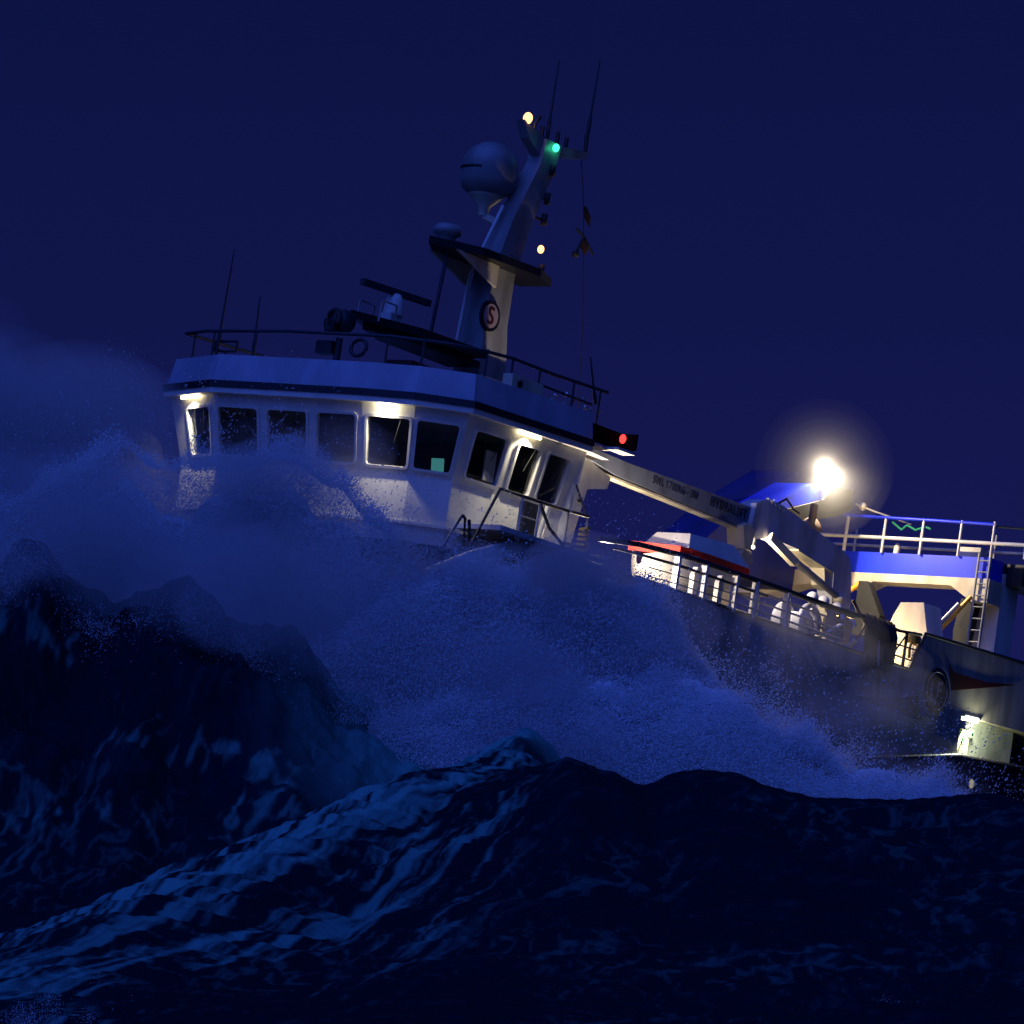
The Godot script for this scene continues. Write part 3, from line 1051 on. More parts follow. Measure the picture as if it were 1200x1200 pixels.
func build_side_platform() -> void:
	off = Vector3.ZERO
	var p := Node3D.new()
	p.name = "side_platform"
	vessel.add_child(p, true)
	var st := st_new()
	box(st, v3(0.8, -2.86, -2.3), v3(1.5, 0.12, 4.4))
	put(st, "platform_deck", M.grey, p)
	rail_line(p, [v3(1.2, -2.85, 0.75), v3(1.2, -3.45, 0.55), v3(1.2, -1.88, -0.30), v3(1.2, -1.86, -1.4), v3(1.2, -1.85, -2.8), v3(1.2, -1.80, -4.05)], 0.045, M.rail, "top_rail")
	rail_line(p, [v3(1.2, -3.66, 1.58), v3(1.2, -2.95, 1.15), v3(1.2, -2.80, 1.02), v3(1.2, -2.86, 0.90), v3(1.2, -3.5, 0.82)], 0.04, M.rail, "handrail")
	for z in [-1.25, -2.0, -3.2, -4.05]:
		rail_line(p, [v3(1.2, -1.86, z), v3(1.2, -2.85, z)], 0.03, M.steel if z < -3 else M.grey, "stanchion")
	rail_line(p, [v3(1.2, -2.35, -1.2), v3(1.2, -2.33, -2.0)], 0.02, M.steel)
	rail_line(p, [v3(1.2, -2.65, -3.1), v3(1.2, -2.6, -4.05)], 0.04, M.steel)
	rail_line(p, [v3(1.2, -1.9, -2.0), v3(1.2, -2.4, -2.5), v3(1.2, -2.95, -3.7)], 0.045, M.rail, "handrail")
	rail_line(p, [v3(0.62, -1.0, -4.15), v3(1.2, -1.82, -4.0)], 0.03, M.rail, "stay")
	rail_line(p, [v3(0.55, -2.9, -2.95), v3(0.75, -1.75, -2.95)], 0.07, M.white, "pillar")
	st = st_new()
	box(st, v3(0.9, -2.35, -1.95), v3(0.2, 0.9, 0.5))
	put(st, "locker", paint(Color(0.35, 0.34, 0.27), 0.3, 33), p)

# ---------------------------------------------------------------- gear on the ship
func build_crane() -> void:
	var c := thing("deck_crane", v3(-0.3, -3.0, -17.8), "folded grey deck crane with lettered boom stowed along the port rail", "crane")
	var st := st_new()
	side(st, [Vector2(-5.2, -0.02), Vector2(-5.2, 0.24), Vector2(-7.4, 0.19), Vector2(-13.4, 0.22), Vector2(-13.4, -0.40), Vector2(-6.8, -0.23)], -0.1, 0.36)
	M.boom = paint(Color(0.43, 0.45, 0.49), 0.2, 21)
	var boom := put(st, "boom", M.boom, c)
	st = st_new()
	prism(st, [Vector2(-0.44, 0), Vector2(-0.12, 0), Vector2(-0.12, 1), Vector2(-0.44, 1)], v3(0, -0.25, -5.6), Vector3(1, 0, 0), v3(0, -0.165, -7.7), v3(0, -0.05, 0))
	put(st, "boom_flange", M.cream, boom)
	var dir := v3(0, -0.012, -1)
	letter(boom, "boom_letters", "SWL 1700KG - 3M", v3(-0.095, 0.0, -9.45), 0.27, M.black, dir)
	letter(boom, "boom_letters", "HYDRALIFT", v3(-0.095, -0.02, -11.98), 0.34, M.black, dir, true)
	# elbow
	st = st_new()
	side(st, [Vector2(-12.95, -0.38), Vector2(-13.05, 0.34), Vector2(-13.4, 0.50), Vector2(-14.1, 0.56), Vector2(-17.5, -0.06), Vector2(-17.92, -0.25), Vector2(-18.1, -0.62), Vector2(-18.3, -1.75), Vector2(-17.35, -1.80), Vector2(-17.2, -0.72), Vector2(-15.3, -0.46), Vector2(-13.9, -0.42), Vector2(-13.2, -0.62)], 0.05, 0.5)
	var arm := put(st, "crane_arm", M.grey, c)
	st = st_new()
	prism(st, [Vector2(-0.48, 0), Vector2(0.08, 0), Vector2(0.08, 1), Vector2(-0.48, 1)], v3(0, -0.47, -15.3), Vector3(1, 0, 0), v3(0, -0.25, -1.85), v3(0, -0.04, 0))
	side(st, [Vector2(-16.75, -0.68), Vector2(-17.22, -0.72), Vector2(-17.3, -1.25), Vector2(-16.9, -1.15)], 0.02, 0.44)
	put(st, "arm_flange", M.cream, arm)
	st = st_new()
	side(st, [Vector2(-12.5, -0.36), Vector2(-12.75, -0.25), Vector2(-13.1, -0.40), Vector2(-13.0, -0.95), Vector2(-12.72, -0.95)], 0.10, 0.55)
	put(st, "elbow_plate", M.cream, arm)
	st = st_new()
	side(st, [Vector2(-12.75, -0.96), Vector2(-13.1, -0.96), Vector2(-13.25, -1.2), Vector2(-12.6, -1.72), Vector2(-12.0, -1.85), Vector2(-11.95, -1.6), Vector2(-12.5, -1.35)], 0.06, 0.4)
	put(st, "hook_bracket", M.steel, arm)
	st = st_new()
	beam(st, v3(0.12, -0.42, -13.75), v3(0.12, -0.86, -15.1), 0.16, 0.24)
	put(st, "ram_sleeve", M.cream, c)
	st = st_new()
	tube(st, [v3(0.12, -0.80, -15.0), v3(0.12, -1.38, -17.55)], 0.10, 9)
	put(st, "ram_rod", M.steel, c)
	st = st_new()
	ball(st, v3(0.12, -1.4, -17.5), 0.17)
	put(st, "ram_pin", M.cream, c)
	st = st_new()
	ball(st, v3(0.12, -0.84, -15.15), 0.12)
	put(st, "ram_pin", M.cream, c)
	# pedestal
	st = st_new()
	lathe(st, [Vector2(0.62, 0), Vector2(0.62, 0.1), Vector2(0.45, 0.2), Vector2(0.42, 1.0), Vector2(0.52, 1.3), Vector2(0.0, 1.35)], v3(-0.3, -3.2, -17.8), Vector3.UP, 20)
	put(st, "pedestal", M.grey, c)
	# hose loops over the bend
	st = st_new()
	tube(st, [v3(-0.02, 0.58, -14.2), v3(0.0, 0.75, -14.5), v3(0.0, 0.55, -14.9), v3(0.0, 0.5, -15.2)], 0.03, 6)
	tube(st, [v3(0.1, -1.3, -18.25), v3(0.4, -1.9, -18.6), v3(0.3, -2.5, -18.3)], 0.05, 6)
	put(st, "hose", M.black, c)
	# little lit couplings on the arm's back
	st = st_new()
	for i in 5: ball(st, v3(0.03, 0.56 - i * 0.03, -13.55 - i * 0.20), 0.05 + 0.02 * (i % 2))
	put(st, "coupling", M.chrome, c)

func build_boat() -> void:
	var b := thing("rescue_boat", v3(0.1, -3.2, -9.9), "white rescue boat with an orange band, stowed behind the port rail", "boat")
	var st := st_new()
	# lofted hull: stations along z: [z, half width, keel y, gunwale y]
	var S := [[-7.95, 0.10, -2.30, -2.02], [-8.3, 0.50, -2.75, -1.88], [-8.9, 0.74, -2.98, -1.80], [-9.9, 0.80, -3.02, -1.78], [-10.8, 0.78, -2.80, -1.78], [-11.6, 0.70, -2.15, -1.78]]
	st.set_smooth_group(1)
	var cx := 0.15
	var prof := func(s: Array) -> Array:
		var out := []
		for i in 9:
			var a := PI * i / 8
			var k := pow(absf(cos(a)), 0.7) * signf(cos(a))
			out.append(v3(cx + k * s[1], s[3] - (s[3] - s[2]) * pow(sin(a), 0.8), s[0]))
		return out
	for i in S.size() - 1:
		var p: Array = prof.call(S[i])
		var q: Array = prof.call(S[i + 1])
		for k in 8:
			quad(st, p[k], p[k + 1], q[k + 1], q[k], (p[k] + p[k + 1]) * 0.5 - v3(cx, -1.8, S[i][0]))
	flat(st)
	var e: Array = prof.call(S[5])
	for k in range(1, 8): tri(st, e[0], e[k], e[k + 1], Vector3(0, 0, -1))
	put(st, "hull", M.white, b)
	st = st_new()
	prism(st, [Vector2(-0.50, -8.3), Vector2(0.82, -8.75), Vector2(0.98, -9.9), Vector2(0.94, -11.85), Vector2(-0.62, -11.85), Vector2(-0.68, -9.9)], v3(0, -1.88, 0), Vector3(1, 0, 0), Vector3(0, 0, 1), v3(0, 0.245, 0))
	put(st, "orange_band", M.red, b)
	st = st_new()
	# canopy: box with sloping ends
	var lo := [v3(0.9, -1.63, -9.0), v3(0.93, -1.63, -11.85), v3(-0.6, -1.63, -11.85), v3(-0.6, -1.63, -9.0)]
	var hi := [v3(0.65, -1.20, -9.35), v3(0.68, -1.12, -11.35), v3(-0.4, -1.12, -11.35), v3(-0.4, -1.20, -9.35)]
	flat(st)
	for k in 4:
		var j := (k + 1) % 4
		quad(st, lo[k], lo[j], hi[j], hi[k], (lo[k] + lo[j]) * 0.5 - v3(0.15, -1.6, -10.4))
	quad(st, hi[0], hi[1], hi[2], hi[3], Vector3.UP)
	put(st, "canopy", M.white, b)
	st = st_new()
	for z in [-9.0, -10.9]: box(st, v3(0.15, -3.0, z), v3(1.2, 0.5, 0.12))
	put(st, "cradle", M.steel, b)

func build_deck_gear() -> void:
	var w := thing("deck_winch", v3(0, -3.3, -16.3), "cream painted deck winch with pipes behind the port rail", "winch")
	var st := st_new()
	lathe(st, [Vector2(0.0, 0), Vector2(0.55, 0), Vector2(0.55, 0.08), Vector2(0.3, 0.1), Vector2(0.3, 0.8), Vector2(0.55, 0.82), Vector2(0.55, 0.9), Vector2(0, 0.9)], v3(-0.2, -2.45, -15.4), Vector3(1, 0, 0), 22)
	put(st, "drum", M.grey, w)
	st = st_new()
	box(st, v3(0.3, -2.95, -16.0), v3(1.0, 0.4, 2.6))
	put(st, "bed", M.steel, w)
	st = st_new()
	box(st, v3(0.55, -2.3, -16.3), v3(0.5, 0.9, 0.5), Basis(Vector3(1, 0, 0), 0.2))
	box(st, v3(0.7, -2.45, -16.9), v3(0.4, 0.9, 0.45))
	put(st, "gear_case", M.cream, w)
	for q in [v3(0.8, -1.78, -15.2), v3(0.8, -1.78, -15.75), v3(0.8, -1.84, -16.45)]:
		st = st_new()
		ball(st, q, 0.17)
		put(st, "float_ball", M.white, w)
	st = st_new()
	box(st, v3(0.75, -1.86, -16.95), v3(0.25, 0.22, 0.62))
	put(st, "motor", M.cream, w)
	var rng := RandomNumberGenerator.new()
	rng.seed = 6
	for i in 14:
		st = st_new()
		var a := v3(rng.randf_range(0.6, 1.1), rng.randf_range(-2.95, -2.1), rng.randf_range(-15.0, -17.2))
		var d := v3(rng.randf_range(-0.2, 0.2), rng.randf_range(-0.5, 0.3), rng.randf_range(-0.5, 0.5))
		tube(st, [a, a + d * 0.5 + v3(0.05, 0.06, 0), a + d], rng.randf_range(0.03, 0.07), 6)
		put(st, "pipe", [M.cream, M.steel, M.white][i % 3], w)
	for i in 5:
		st = st_new()
		lathe(st, [Vector2(0, 0), Vector2(0.09, 0), Vector2(0.09, 0.14), Vector2(0.05, 0.2), Vector2(0, 0.2)], v3(1.1, -2.98, -15.2 - i * 0.36), Vector3.UP, 10)
		put(st, "valve", M.cream, w)
	# tall white fairing right aft of the gate
	var c := thing("white_locker", v3(0.5, -3.3, -20.6), "tall white steel locker with a slanted top behind the gate rails", "locker")
	st = st_new()
	prism(st, [Vector2(0.28, -3.3), Vector2(-0.12, -1.55), Vector2(-0.02, -1.27), Vector2(0.16, -0.92), Vector2(0.90, -0.89), Vector2(1.12, -1.7), Vector2(1.0, -3.3)], v3(0, 0, -20.6), Vector3(1, 0, 0), Vector3(0, 1, 0), v3(0, 0, -0.9))
	put(st, "casing", M.white, c)
	st = st_new()
	box(st, v3(0.5, -2.1, -20.58), v3(0.5, 0.6, 0.03))
	put(st, "door", M.white, c)
	var k := thing("coiled_rope", v3(1.2, -2.0, -19.5), "yellow rope coiled over the end post of the gate rail", "rope")
	st = st_new()
	var pts := []
	for i in 60:
		var a := i * 0.62
		pts.append(v3(1.25 + cos(a) * 0.14, -1.92 - 0.004 * i + 0.03 * sin(i * 1.7), -19.75 + sin(a) * 0.22))
	tube(st, pts, 0.035, 5)
	put(st, "coil", M.rope, k)
	st = st_new()
	tube(st, [v3(1.3, -2.0, -19.65), v3(1.34, -2.35, -19.5), v3(1.3, -2.6, -19.6)], 0.045, 5)
	put(st, "tail", M.rope, k)
	# dark net bundle hung over the rail
	var nb := thing("net_bundle", v3(1.6, -2.0, -17.4), "dark net bundle draped over the rail and dripping down the hull", "net")
	rng.seed = 12
	st = st_new()
	for i in 26:
		var z0 := -16.75 - i * 0.058
		var L := rng.randf_range(0.9, 1.35)
		tube(st, [v3(1.42, -2.0, z0), v3(1.56, -1.90 - rng.randf() * 0.06, z0), v3(1.64 + rng.randf() * 0.06, -2.3, z0 + rng.randf_range(-0.05, 0.05)), v3(1.62 + rng.randf() * 0.08, -2.0 - L, z0 + rng.randf_range(-0.12, 0.12))], 0.06, 6)
	put(st, "netting", M.net, nb)
	st = st_new()
	tube(st, [v3(1.66, -2.2, -17.45), v3(1.66, -3.0, -17.55), v3(1.6, -4.3, -17.9)], 0.09, 7, 0.03)
	put(st, "trailing_end", M.net, nb)
	st = st_new()
	tube(st, [v3(1.70, -2.5, -17.30), v3(1.72, -3.2, -17.42)], 0.05, 6)
	put(st, "pale_rope", M.steel, nb)
	# gear at the forward end of the rail
	var rp := thing("rope_bundle", v3(1.2, -2.7, -4.0), "yellowish rope bundle tied on the corner of the side platform rail", "rope")
	st = st_new()
	pts = []
	for i in 40:
		var a := i * 0.8
		pts.append(v3(1.22 + cos(a) * 0.13, -2.72 + i * 0.016, -3.95 + sin(a) * 0.16 * (1.0 - i / 60.0)))
	tube(st, pts, 0.045, 5)
	put(st, "coil", M.rope, rp)

func whip(base: Vector3, tip: Vector3, label: String, r := 0.035) -> void:
	var o := thing("whip_antenna", base, label, "antenna", "whip antennas")
	var st := st_new()
	tube(st, [base, base.lerp(tip, 0.25)], r * 1.5, 6)
	put(st, "socket", M.rail, o)
	st = st_new()
	tube(st, [base.lerp(tip, 0.25), tip], r, 6, r * 0.5)
	put(st, "rod", M.teal, o)

func build_roof_gear() -> void:
	whip(v3(-7.15, 0.9, 1.2), v3(-7.1, 3.7, 1.2), "tall whip antenna at the starboard front corner of the wheelhouse roof")
	whip(v3(-5.95, 1.0, 1.2), v3(-6.02, 2.5, 1.2), "short antenna beside the tall one on the starboard roof rail")
	whip(v3(0.4, 1.2, -4.75), v3(0.4, 2.3, -4.25), "thin antenna at the port after end of the roof rail")
	whip(v3(-3.5, 8.5, -6.25), v3(-3.5, 10.65, -6.27), "whip antenna on the mast head above the green lamp")
	whip(v3(-3.5, 9.0, -7.97), v3(-3.5, 11.15, -8.04), "whip antenna at the after end of the mast arm")
	# searchlight
	var s := thing("searchlight", v3(-3.6, 0.9, 0.8), "round dark searchlight on a stand over the wheelhouse front", "searchlight")
	var st := st_new()
	tube(st, [v3(-3.6, 0.9, 0.8), v3(-3.6, 1.55, 0.8)], 0.09, 8)
	box(st, v3(-3.95, 1.30, 0.8), v3(0.5, 0.32, 0.3))
	put(st, "stand", M.rail, s)
	st = st_new()
	pts_ring(st, v3(-3.85, 1.98, 0.85), v3(-0.35, 0.1, 1.0), 0.26, 0.09)
	put(st, "rim", M.black, s)
	st = st_new()
	lathe(st, [Vector2(0.0, -0.5), Vector2(0.2, -0.45), Vector2(0.30, -0.2), Vector2(0.31, 0.0), Vector2(0.0, 0.04)], v3(-3.55, 1.98, 0.80), v3(0.75, 0.0, 0.66), 16)
	put(st, "lamp_drum", M.rail, s)
	st = st_new()
	pts_ring(st, v3(-2.95, 1.32, 0.8), v3(0.1, 0.2, 1.0), 0.22, 0.05)
	put(st, "hand_wheel", M.rail, s)
	# liferaft-like box beside the forward rail
	var bx := thing("roof_lantern", v3(-7.0, 1.0, 1.1), "small rectangular lantern frame clamped to the starboard roof rail", "lantern")
	st = st_new()
	for q in [[v3(-7.3, 1.1, 1.1), v3(-6.6, 1.1, 1.1)], [v3(-7.3, 1.35, 1.1), v3(-6.6, 1.35, 1.1)], [v3(-7.3, 1.1, 1.1), v3(-7.3, 1.35, 1.1)], [v3(-6.6, 1.1, 1.1), v3(-6.6, 1.35, 1.1)]]: tube(st, q, 0.035, 6)
	put(st, "frame", M.rail, bx)
	st = st_new()
	tube(st, [v3(-6.95, 0.86, 1.1), v3(-6.95, 1.1, 1.1)], 0.04, 6)
	put(st, "foot", M.rail, bx)
	# open radar scanner on the lower platform
	var r := thing("radar_scanner", v3(-3.5, 2.33, -0.9), "bar radar scanner on the lower mast platform", "radar")
	st = st_new()
	box(st, v3(-3.5, 2.45, -0.95), v3(0.4, 0.24, 0.5))
	lathe(st, [Vector2(0.26, 0), Vector2(0.22, 0.4), Vector2(0.14, 0.55), Vector2(0, 0.56)], v3(-3.5, 2.55, -1.0), Vector3.UP, 12)
	put(st, "gearbox", M.white, r)
	st = st_new()
	beam(st, v3(-3.5, 3.10, 0.38), v3(-3.5, 3.20, -2.4), 0.14, 0.16)
	put(st, "scanner_bar", M.teal, r)
	st = st_new()
	for x in [-3.9, -3.2]:
		tube(st, [v3(x, 2.2, -0.1), v3(x, 2.75, -0.15), v3(x, 2.75, -0.75), v3(x, 2.2, -0.8)], 0.03, 5)
	put(st, "guard_rail", M.steel, r)
	# domes
	var d := thing("satellite_dome", v3(-4.2, 6.2, -5.0), "large white satellite dome on a conical stand beside the mast", "satellite dome")
	st = st_new()
	var prof := [Vector2(0.45, 0.0), Vector2(0.66, 0.12), Vector2(0.74, 0.35), Vector2(0.75, 0.75)]
	for i in range(1, 9):
		var a := PI / 2 * i / 8
		prof.append(Vector2(0.75 * cos(a), 0.75 + 0.66 * sin(a)))
	lathe(st, prof, v3(-4.2, 6.68, -4.95), Vector3.UP, 28)
	put(st, "dome", M.mast, d)
	st = st_new()
	lathe(st, [Vector2(0.12, 0), Vector2(0.16, 0.25), Vector2(0.42, 0.5), Vector2(0.46, 0.56), Vector2(0.0, 0.56)], v3(-4.2, 6.12, -4.95), Vector3.UP, 18)
	beam(st, v3(-4.2, 6.15, -4.95), v3(-3.5, 5.85, -5.3), 0.16, 0.16)
	put(st, "stand", M.cream, d)
	st = st_new()
	var arc := []
	for i in 9:
		var a := lerpf(-0.75, 0.35, i / 8.0)
		arc.append(v3(-4.2 + sin(a) * 0.745, 7.30, -4.95 + cos(a) * 0.745))
	tube(st, arc, 0.035, 6)
	put(st, "dark_band", M.navy, d)
	var e := thing("small_dome", v3(-3.5, 4.88, -2.65), "small flat antenna dome on the tip of the upper mast platform", "satellite dome")
	st = st_new()
	lathe(st, [Vector2(0.22, 0), Vector2(0.24, 0.14), Vector2(0.36, 0.2), Vector2(0.38, 0.32), Vector2(0.28, 0.44), Vector2(0.0, 0.48)], v3(-3.5, 4.88, -2.7), Vector3.UP, 18)
	put(st, "dome", M.mast, e)
	# halyard and flags
	var f := thing("signal_flag", v3(-3.5, 6.6, -8.4), "limp dark red signal flag, upper one on the mast halyard", "flag")
	flag(f, v3(-3.5, 7.25, -8.32), v3(-3.5, 6.78, -8.66), 0.10, 31)
	var f2 := thing("signal_flag", v3(-3.5, 6.1, -8.5), "two dark flags and a pennant tangled lower on the mast halyard", "flag")
	flag(f2, v3(-3.5, 6.42, -8.5), v3(-3.5, 6.00, -8.62), 0.13, 32)
	st = st_new()
	flat(st)
	tube(st, [v3(-3.5, 6.58, -8.1), v3(-3.5, 6.45, -8.5), v3(-3.5, 6.10, -8.98)], 0.035, 5)
	tube(st, [v3(-3.5, 6.4, -8.45), v3(-3.5, 5.98, -8.25)], 0.04, 5)
	ball(st, v3(-3.5, 5.93, -8.22), 0.1)
	put(st, "pennant", M.black, f2)
	var h := thing("halyard", v3(-3.5, 4.0, -8.9), "thin signal halyard running from the mast arm down to the roof", "rope")
	st = st_new()
	tube(st, [v3(-3.5, 8.45, -7.85), v3(-3.5, 7.3, -8.25), v3(-3.5, 6.3, -8.5), v3(-3.5, 4.2, -9.0), v3(-3.4, 2.0, -9.2)], 0.012, 4)
	put(st, "line", M.black, h)
	# port gear on the wheelhouse roof
	var j := thing("roof_equipment", v3(0.3, 0.9, -4.0), "cluster of small fittings on the port end of the wheelhouse roof", "fittings")
	var rng := RandomNumberGenerator.new()
	rng.seed = 41
	for i in 9:
		st = st_new()
		var p := v3(rng.randf_range(0.1, 0.5), rng.randf_range(0.9, 1.25), -3.0 - i * 0.28)
		ball(st, p, rng.randf_range(0.04, 0.09))
		tube(st, [p, p + v3(0, -0.5, 0)], 0.02, 5)
		put(st, "fitting", M.chrome if i % 3 == 0 else M.steel, j)
	st = st_new()
	box(st, v3(0.2, 0.95, -1.9), v3(0.3, 0.5, 1.3))
	put(st, "liferaft_case", M.cream, j)
	st = st_new()
	tube(st, [v3(0.36, 1.0, -1.55), v3(0.40, 1.0, -1.55)], 0.09, 10)
	put(st, "case_badge", M.navy, j)
	# sunken red-edged hatch below the lower platform
	var q := thing("roof_plinth", v3(-3.5, 0.9, -2.8), "low dark red plinth on the wheelhouse roof under the radar platform", "plinth")
	st = st_new()
	box(st, v3(-3.0, 1.32, -2.4), v3(0.9, 0.16, 3.0))
	box(st, v3(-3.0, 0.7, -2.4), v3(0.8, 1.1, 2.6))
	put(st, "top", M.dark_red, q)

func pts_ring(st: SurfaceTool, c: Vector3, axis: Vector3, R: float, r: float) -> void:
	var a := axis.normalized()
	var u := a.cross(Vector3.UP).normalized()
	var v := u.cross(a)
	var pts := []
	for i in 25:
		var t := TAU * i / 24
		pts.append(c + u * cos(t) * R + v * sin(t) * R)
	tube(st, pts, r, 7)

func flag(parent: Node, a: Vector3, b: Vector3, w: float, sd: int) -> void:
	var rng := RandomNumberGenerator.new()
	rng.seed = sd
	var st := st_new()
	st.set_smooth_group(1)
	var ring := []
	for i in 8:
		var t := i / 7.0
		var c := a.lerp(b, t)
		var k := w * sin(PI * clampf(t * 0.9 + 0.1, 0, 1)) + 0.015
		var row := []
		for s in 8:
			var an := TAU * s / 8
			row.append(c + v3(cos(an) * k * rng.randf_range(0.4, 1.0), 0, sin(an) * k * rng.randf_range(0.6, 1.1)))
		ring.append(row)
	for i in 7:
		for s in 8:
			var n := (s + 1) % 8
			quad(st, ring[i][s], ring[i][n], ring[i + 1][n], ring[i + 1][s], ring[i][s] - a.lerp(b, i / 7.0))
	put(st, "cloth", mat(Color(0.14, 0.02, 0.025), 0.9), parent)

func build_lamps() -> void:
	off = Vector3.ZERO
	# three lamps under the roof overhang: long flat fittings
	var roof: Node = vessel.get_node("roof")
	var pl := plan_at(0.17, -0.19)
	for q in [[1, 0.34, 0.72], [3, 0.34, 0.62], [5, 0.40, 0.58]]:
		var a: Vector3 = pl[q[0]].lerp(pl[q[0] + 1], q[1])
		var b: Vector3 = pl[q[0]].lerp(pl[q[0] + 1], q[2])
		var st := st_new()
		tube(st, [a, b], 0.05, 8)
		var o := put(st, "soffit_lamp", M.lamp_warm, roof)
		var out := (b - a).cross(Vector3.UP).normalized()
		if out.dot(a - v3(-3.5, 0, -4)) < 0: out = -out
		spot(roof, (a + b) * 0.5 + v3(0, -0.06, 0), (a + b) * 0.5 + v3(0, -1.0, 0) - out * 0.12, Color(1.0, 0.96, 0.84), 8.0, 0.05, 68.0)
		omni(roof, (a + b) * 0.5, Color(1.0, 0.95, 0.80), 0.8, 0.05)
	# sidelight box on the port end of the roof
	var sl := thing("port_sidelight", v3(0.9, 0.1, -5.0), "red port sidelight glowing in its black screen box", "navigation light")
	var st2 := st_new()
	box(st2, v3(0.75, 0.40, -4.9), v3(0.12, 0.42, 1.35))
	box(st2, v3(1.0, 0.40, -5.58), v3(0.5, 0.42, 0.06))
	put(st2, "screen_box", M.matt_black, sl)
	st2 = st_new()
	box(st2, v3(0.95, 0.13, -5.35), v3(0.4, 0.07, 0.75))
	put(st2, "shelf", M.white, sl)
	st2 = st_new()
	ball(st2, v3(1.06, 0.42, -5.22), 0.085, 1.4)
	put(st2, "red_lamp", M.lamp_red, sl)
	omni(sl, v3(1.06, 0.42, -5.22) - off, Color(1.0, 0.06, 0.03), 0.0004, 0.08)
	# floodlight on the hood
	var fl := thing("floodlight", v3(-2.9, 2.3, -20.6), "blazing floodlight on top of the blue drum hood", "floodlight")
	st2 = st_new()
	ball(st2, v3(-2.9, 2.76, -20.50), 0.14)
	put(st2, "bulb", M.lamp_flood, fl)
	st2 = st_new()
	tube(st2, [v3(-2.97, 2.2, -20.6), v3(-2.95, 2.62, -20.52)], 0.05, 6)
	put(st2, "stem", M.rail, fl)
	spot(fl, v3(-2.9, 2.76, -20.50) - off, v3(0.6, -2.5, -20.0) - off, Color(1.0, 0.92, 0.78), 95.0, 0.05, 75.0)
	omni(fl, v3(-2.9, 2.76, -20.50) - off, Color(1.0, 0.92, 0.78), 9.0, 0.05)
	# deck floodlight under the after edge of the wheelhouse wing
	var wl := thing("deck_floodlight", v3(0.5, -3.0, -5.7), "deck floodlight low behind the wheelhouse, aimed aft along the port rail", "floodlight")
	st2 = st_new()
	box(st2, v3(0.5, -2.62, -5.6), v3(0.3, 0.22, 0.16))
	put(st2, "housing", M.rail, wl)
	st2 = st_new()
	ball(st2, v3(0.5, -2.60, -5.76), 0.07)
	put(st2, "bulb", M.lamp_warm, wl)
	omni(wl, v3(0.5, -2.55, -5.92) - off, Color(1.0, 0.92, 0.82), 30.0, 0.06)
	var cl := thing("added_crane_lamp", v3(0.2, -0.75, -13.7), "small added fill lamp under the elbow of the deck crane", "lamp")  # added lamp, put in to brighten the winch, rails and crane underside
	st2 = st_new()
	tube(st2, [v3(-0.12, -0.45, -13.42), v3(-0.12, -0.75, -13.42)], 0.04, 6)
	put(st2, "stem", M.rail, cl)
	st2 = st_new()
	ball(st2, v3(-0.12, -0.79, -13.42), 0.05)
	put(st2, "bulb", M.lamp_warm, cl)
	omni(cl, v3(-0.12, -0.79, -13.42) - off, Color(1.0, 0.92, 0.80), 14.0, 0.04)
	var dl := thing("bulkhead_lamp", v3(-0.9, -2.6, -19.3), "bulkhead lamp at the foot of the crane lighting the gantry underside", "lamp")
	st2 = st_new()
	ball(st2, v3(-0.9, -2.3, -19.3), 0.09)
	put(st2, "bulb", M.lamp_warm, dl)
	st2 = st_new()
	tube(st2, [v3(-0.9, -3.2, -19.3), v3(-0.9, -2.38, -19.3)], 0.05, 6)
	put(st2, "stem", M.rail, dl)
	omni(dl, v3(-0.9, -2.3, -19.3) - off, Color(1.0, 0.84, 0.55), 14.0, 0.1)
	# fluorescent tube in the side opening
	var ft := thing("fluorescent_lamp", v3(1.3, -3.7, -23.1), "white fluorescent tube lamp at the top of the hull side opening", "lamp")
	st2 = st_new()
	tube(st2, [v3(1.46, -3.74, -22.62), v3(1.46, -3.71, -23.30)], 0.085, 8)
	put(st2, "tube", M.lamp_cool, ft)
	omni(ft, v3(1.55, -3.92, -23.05) - off, Color(0.95, 1.0, 0.84), 9.0, 0.05)

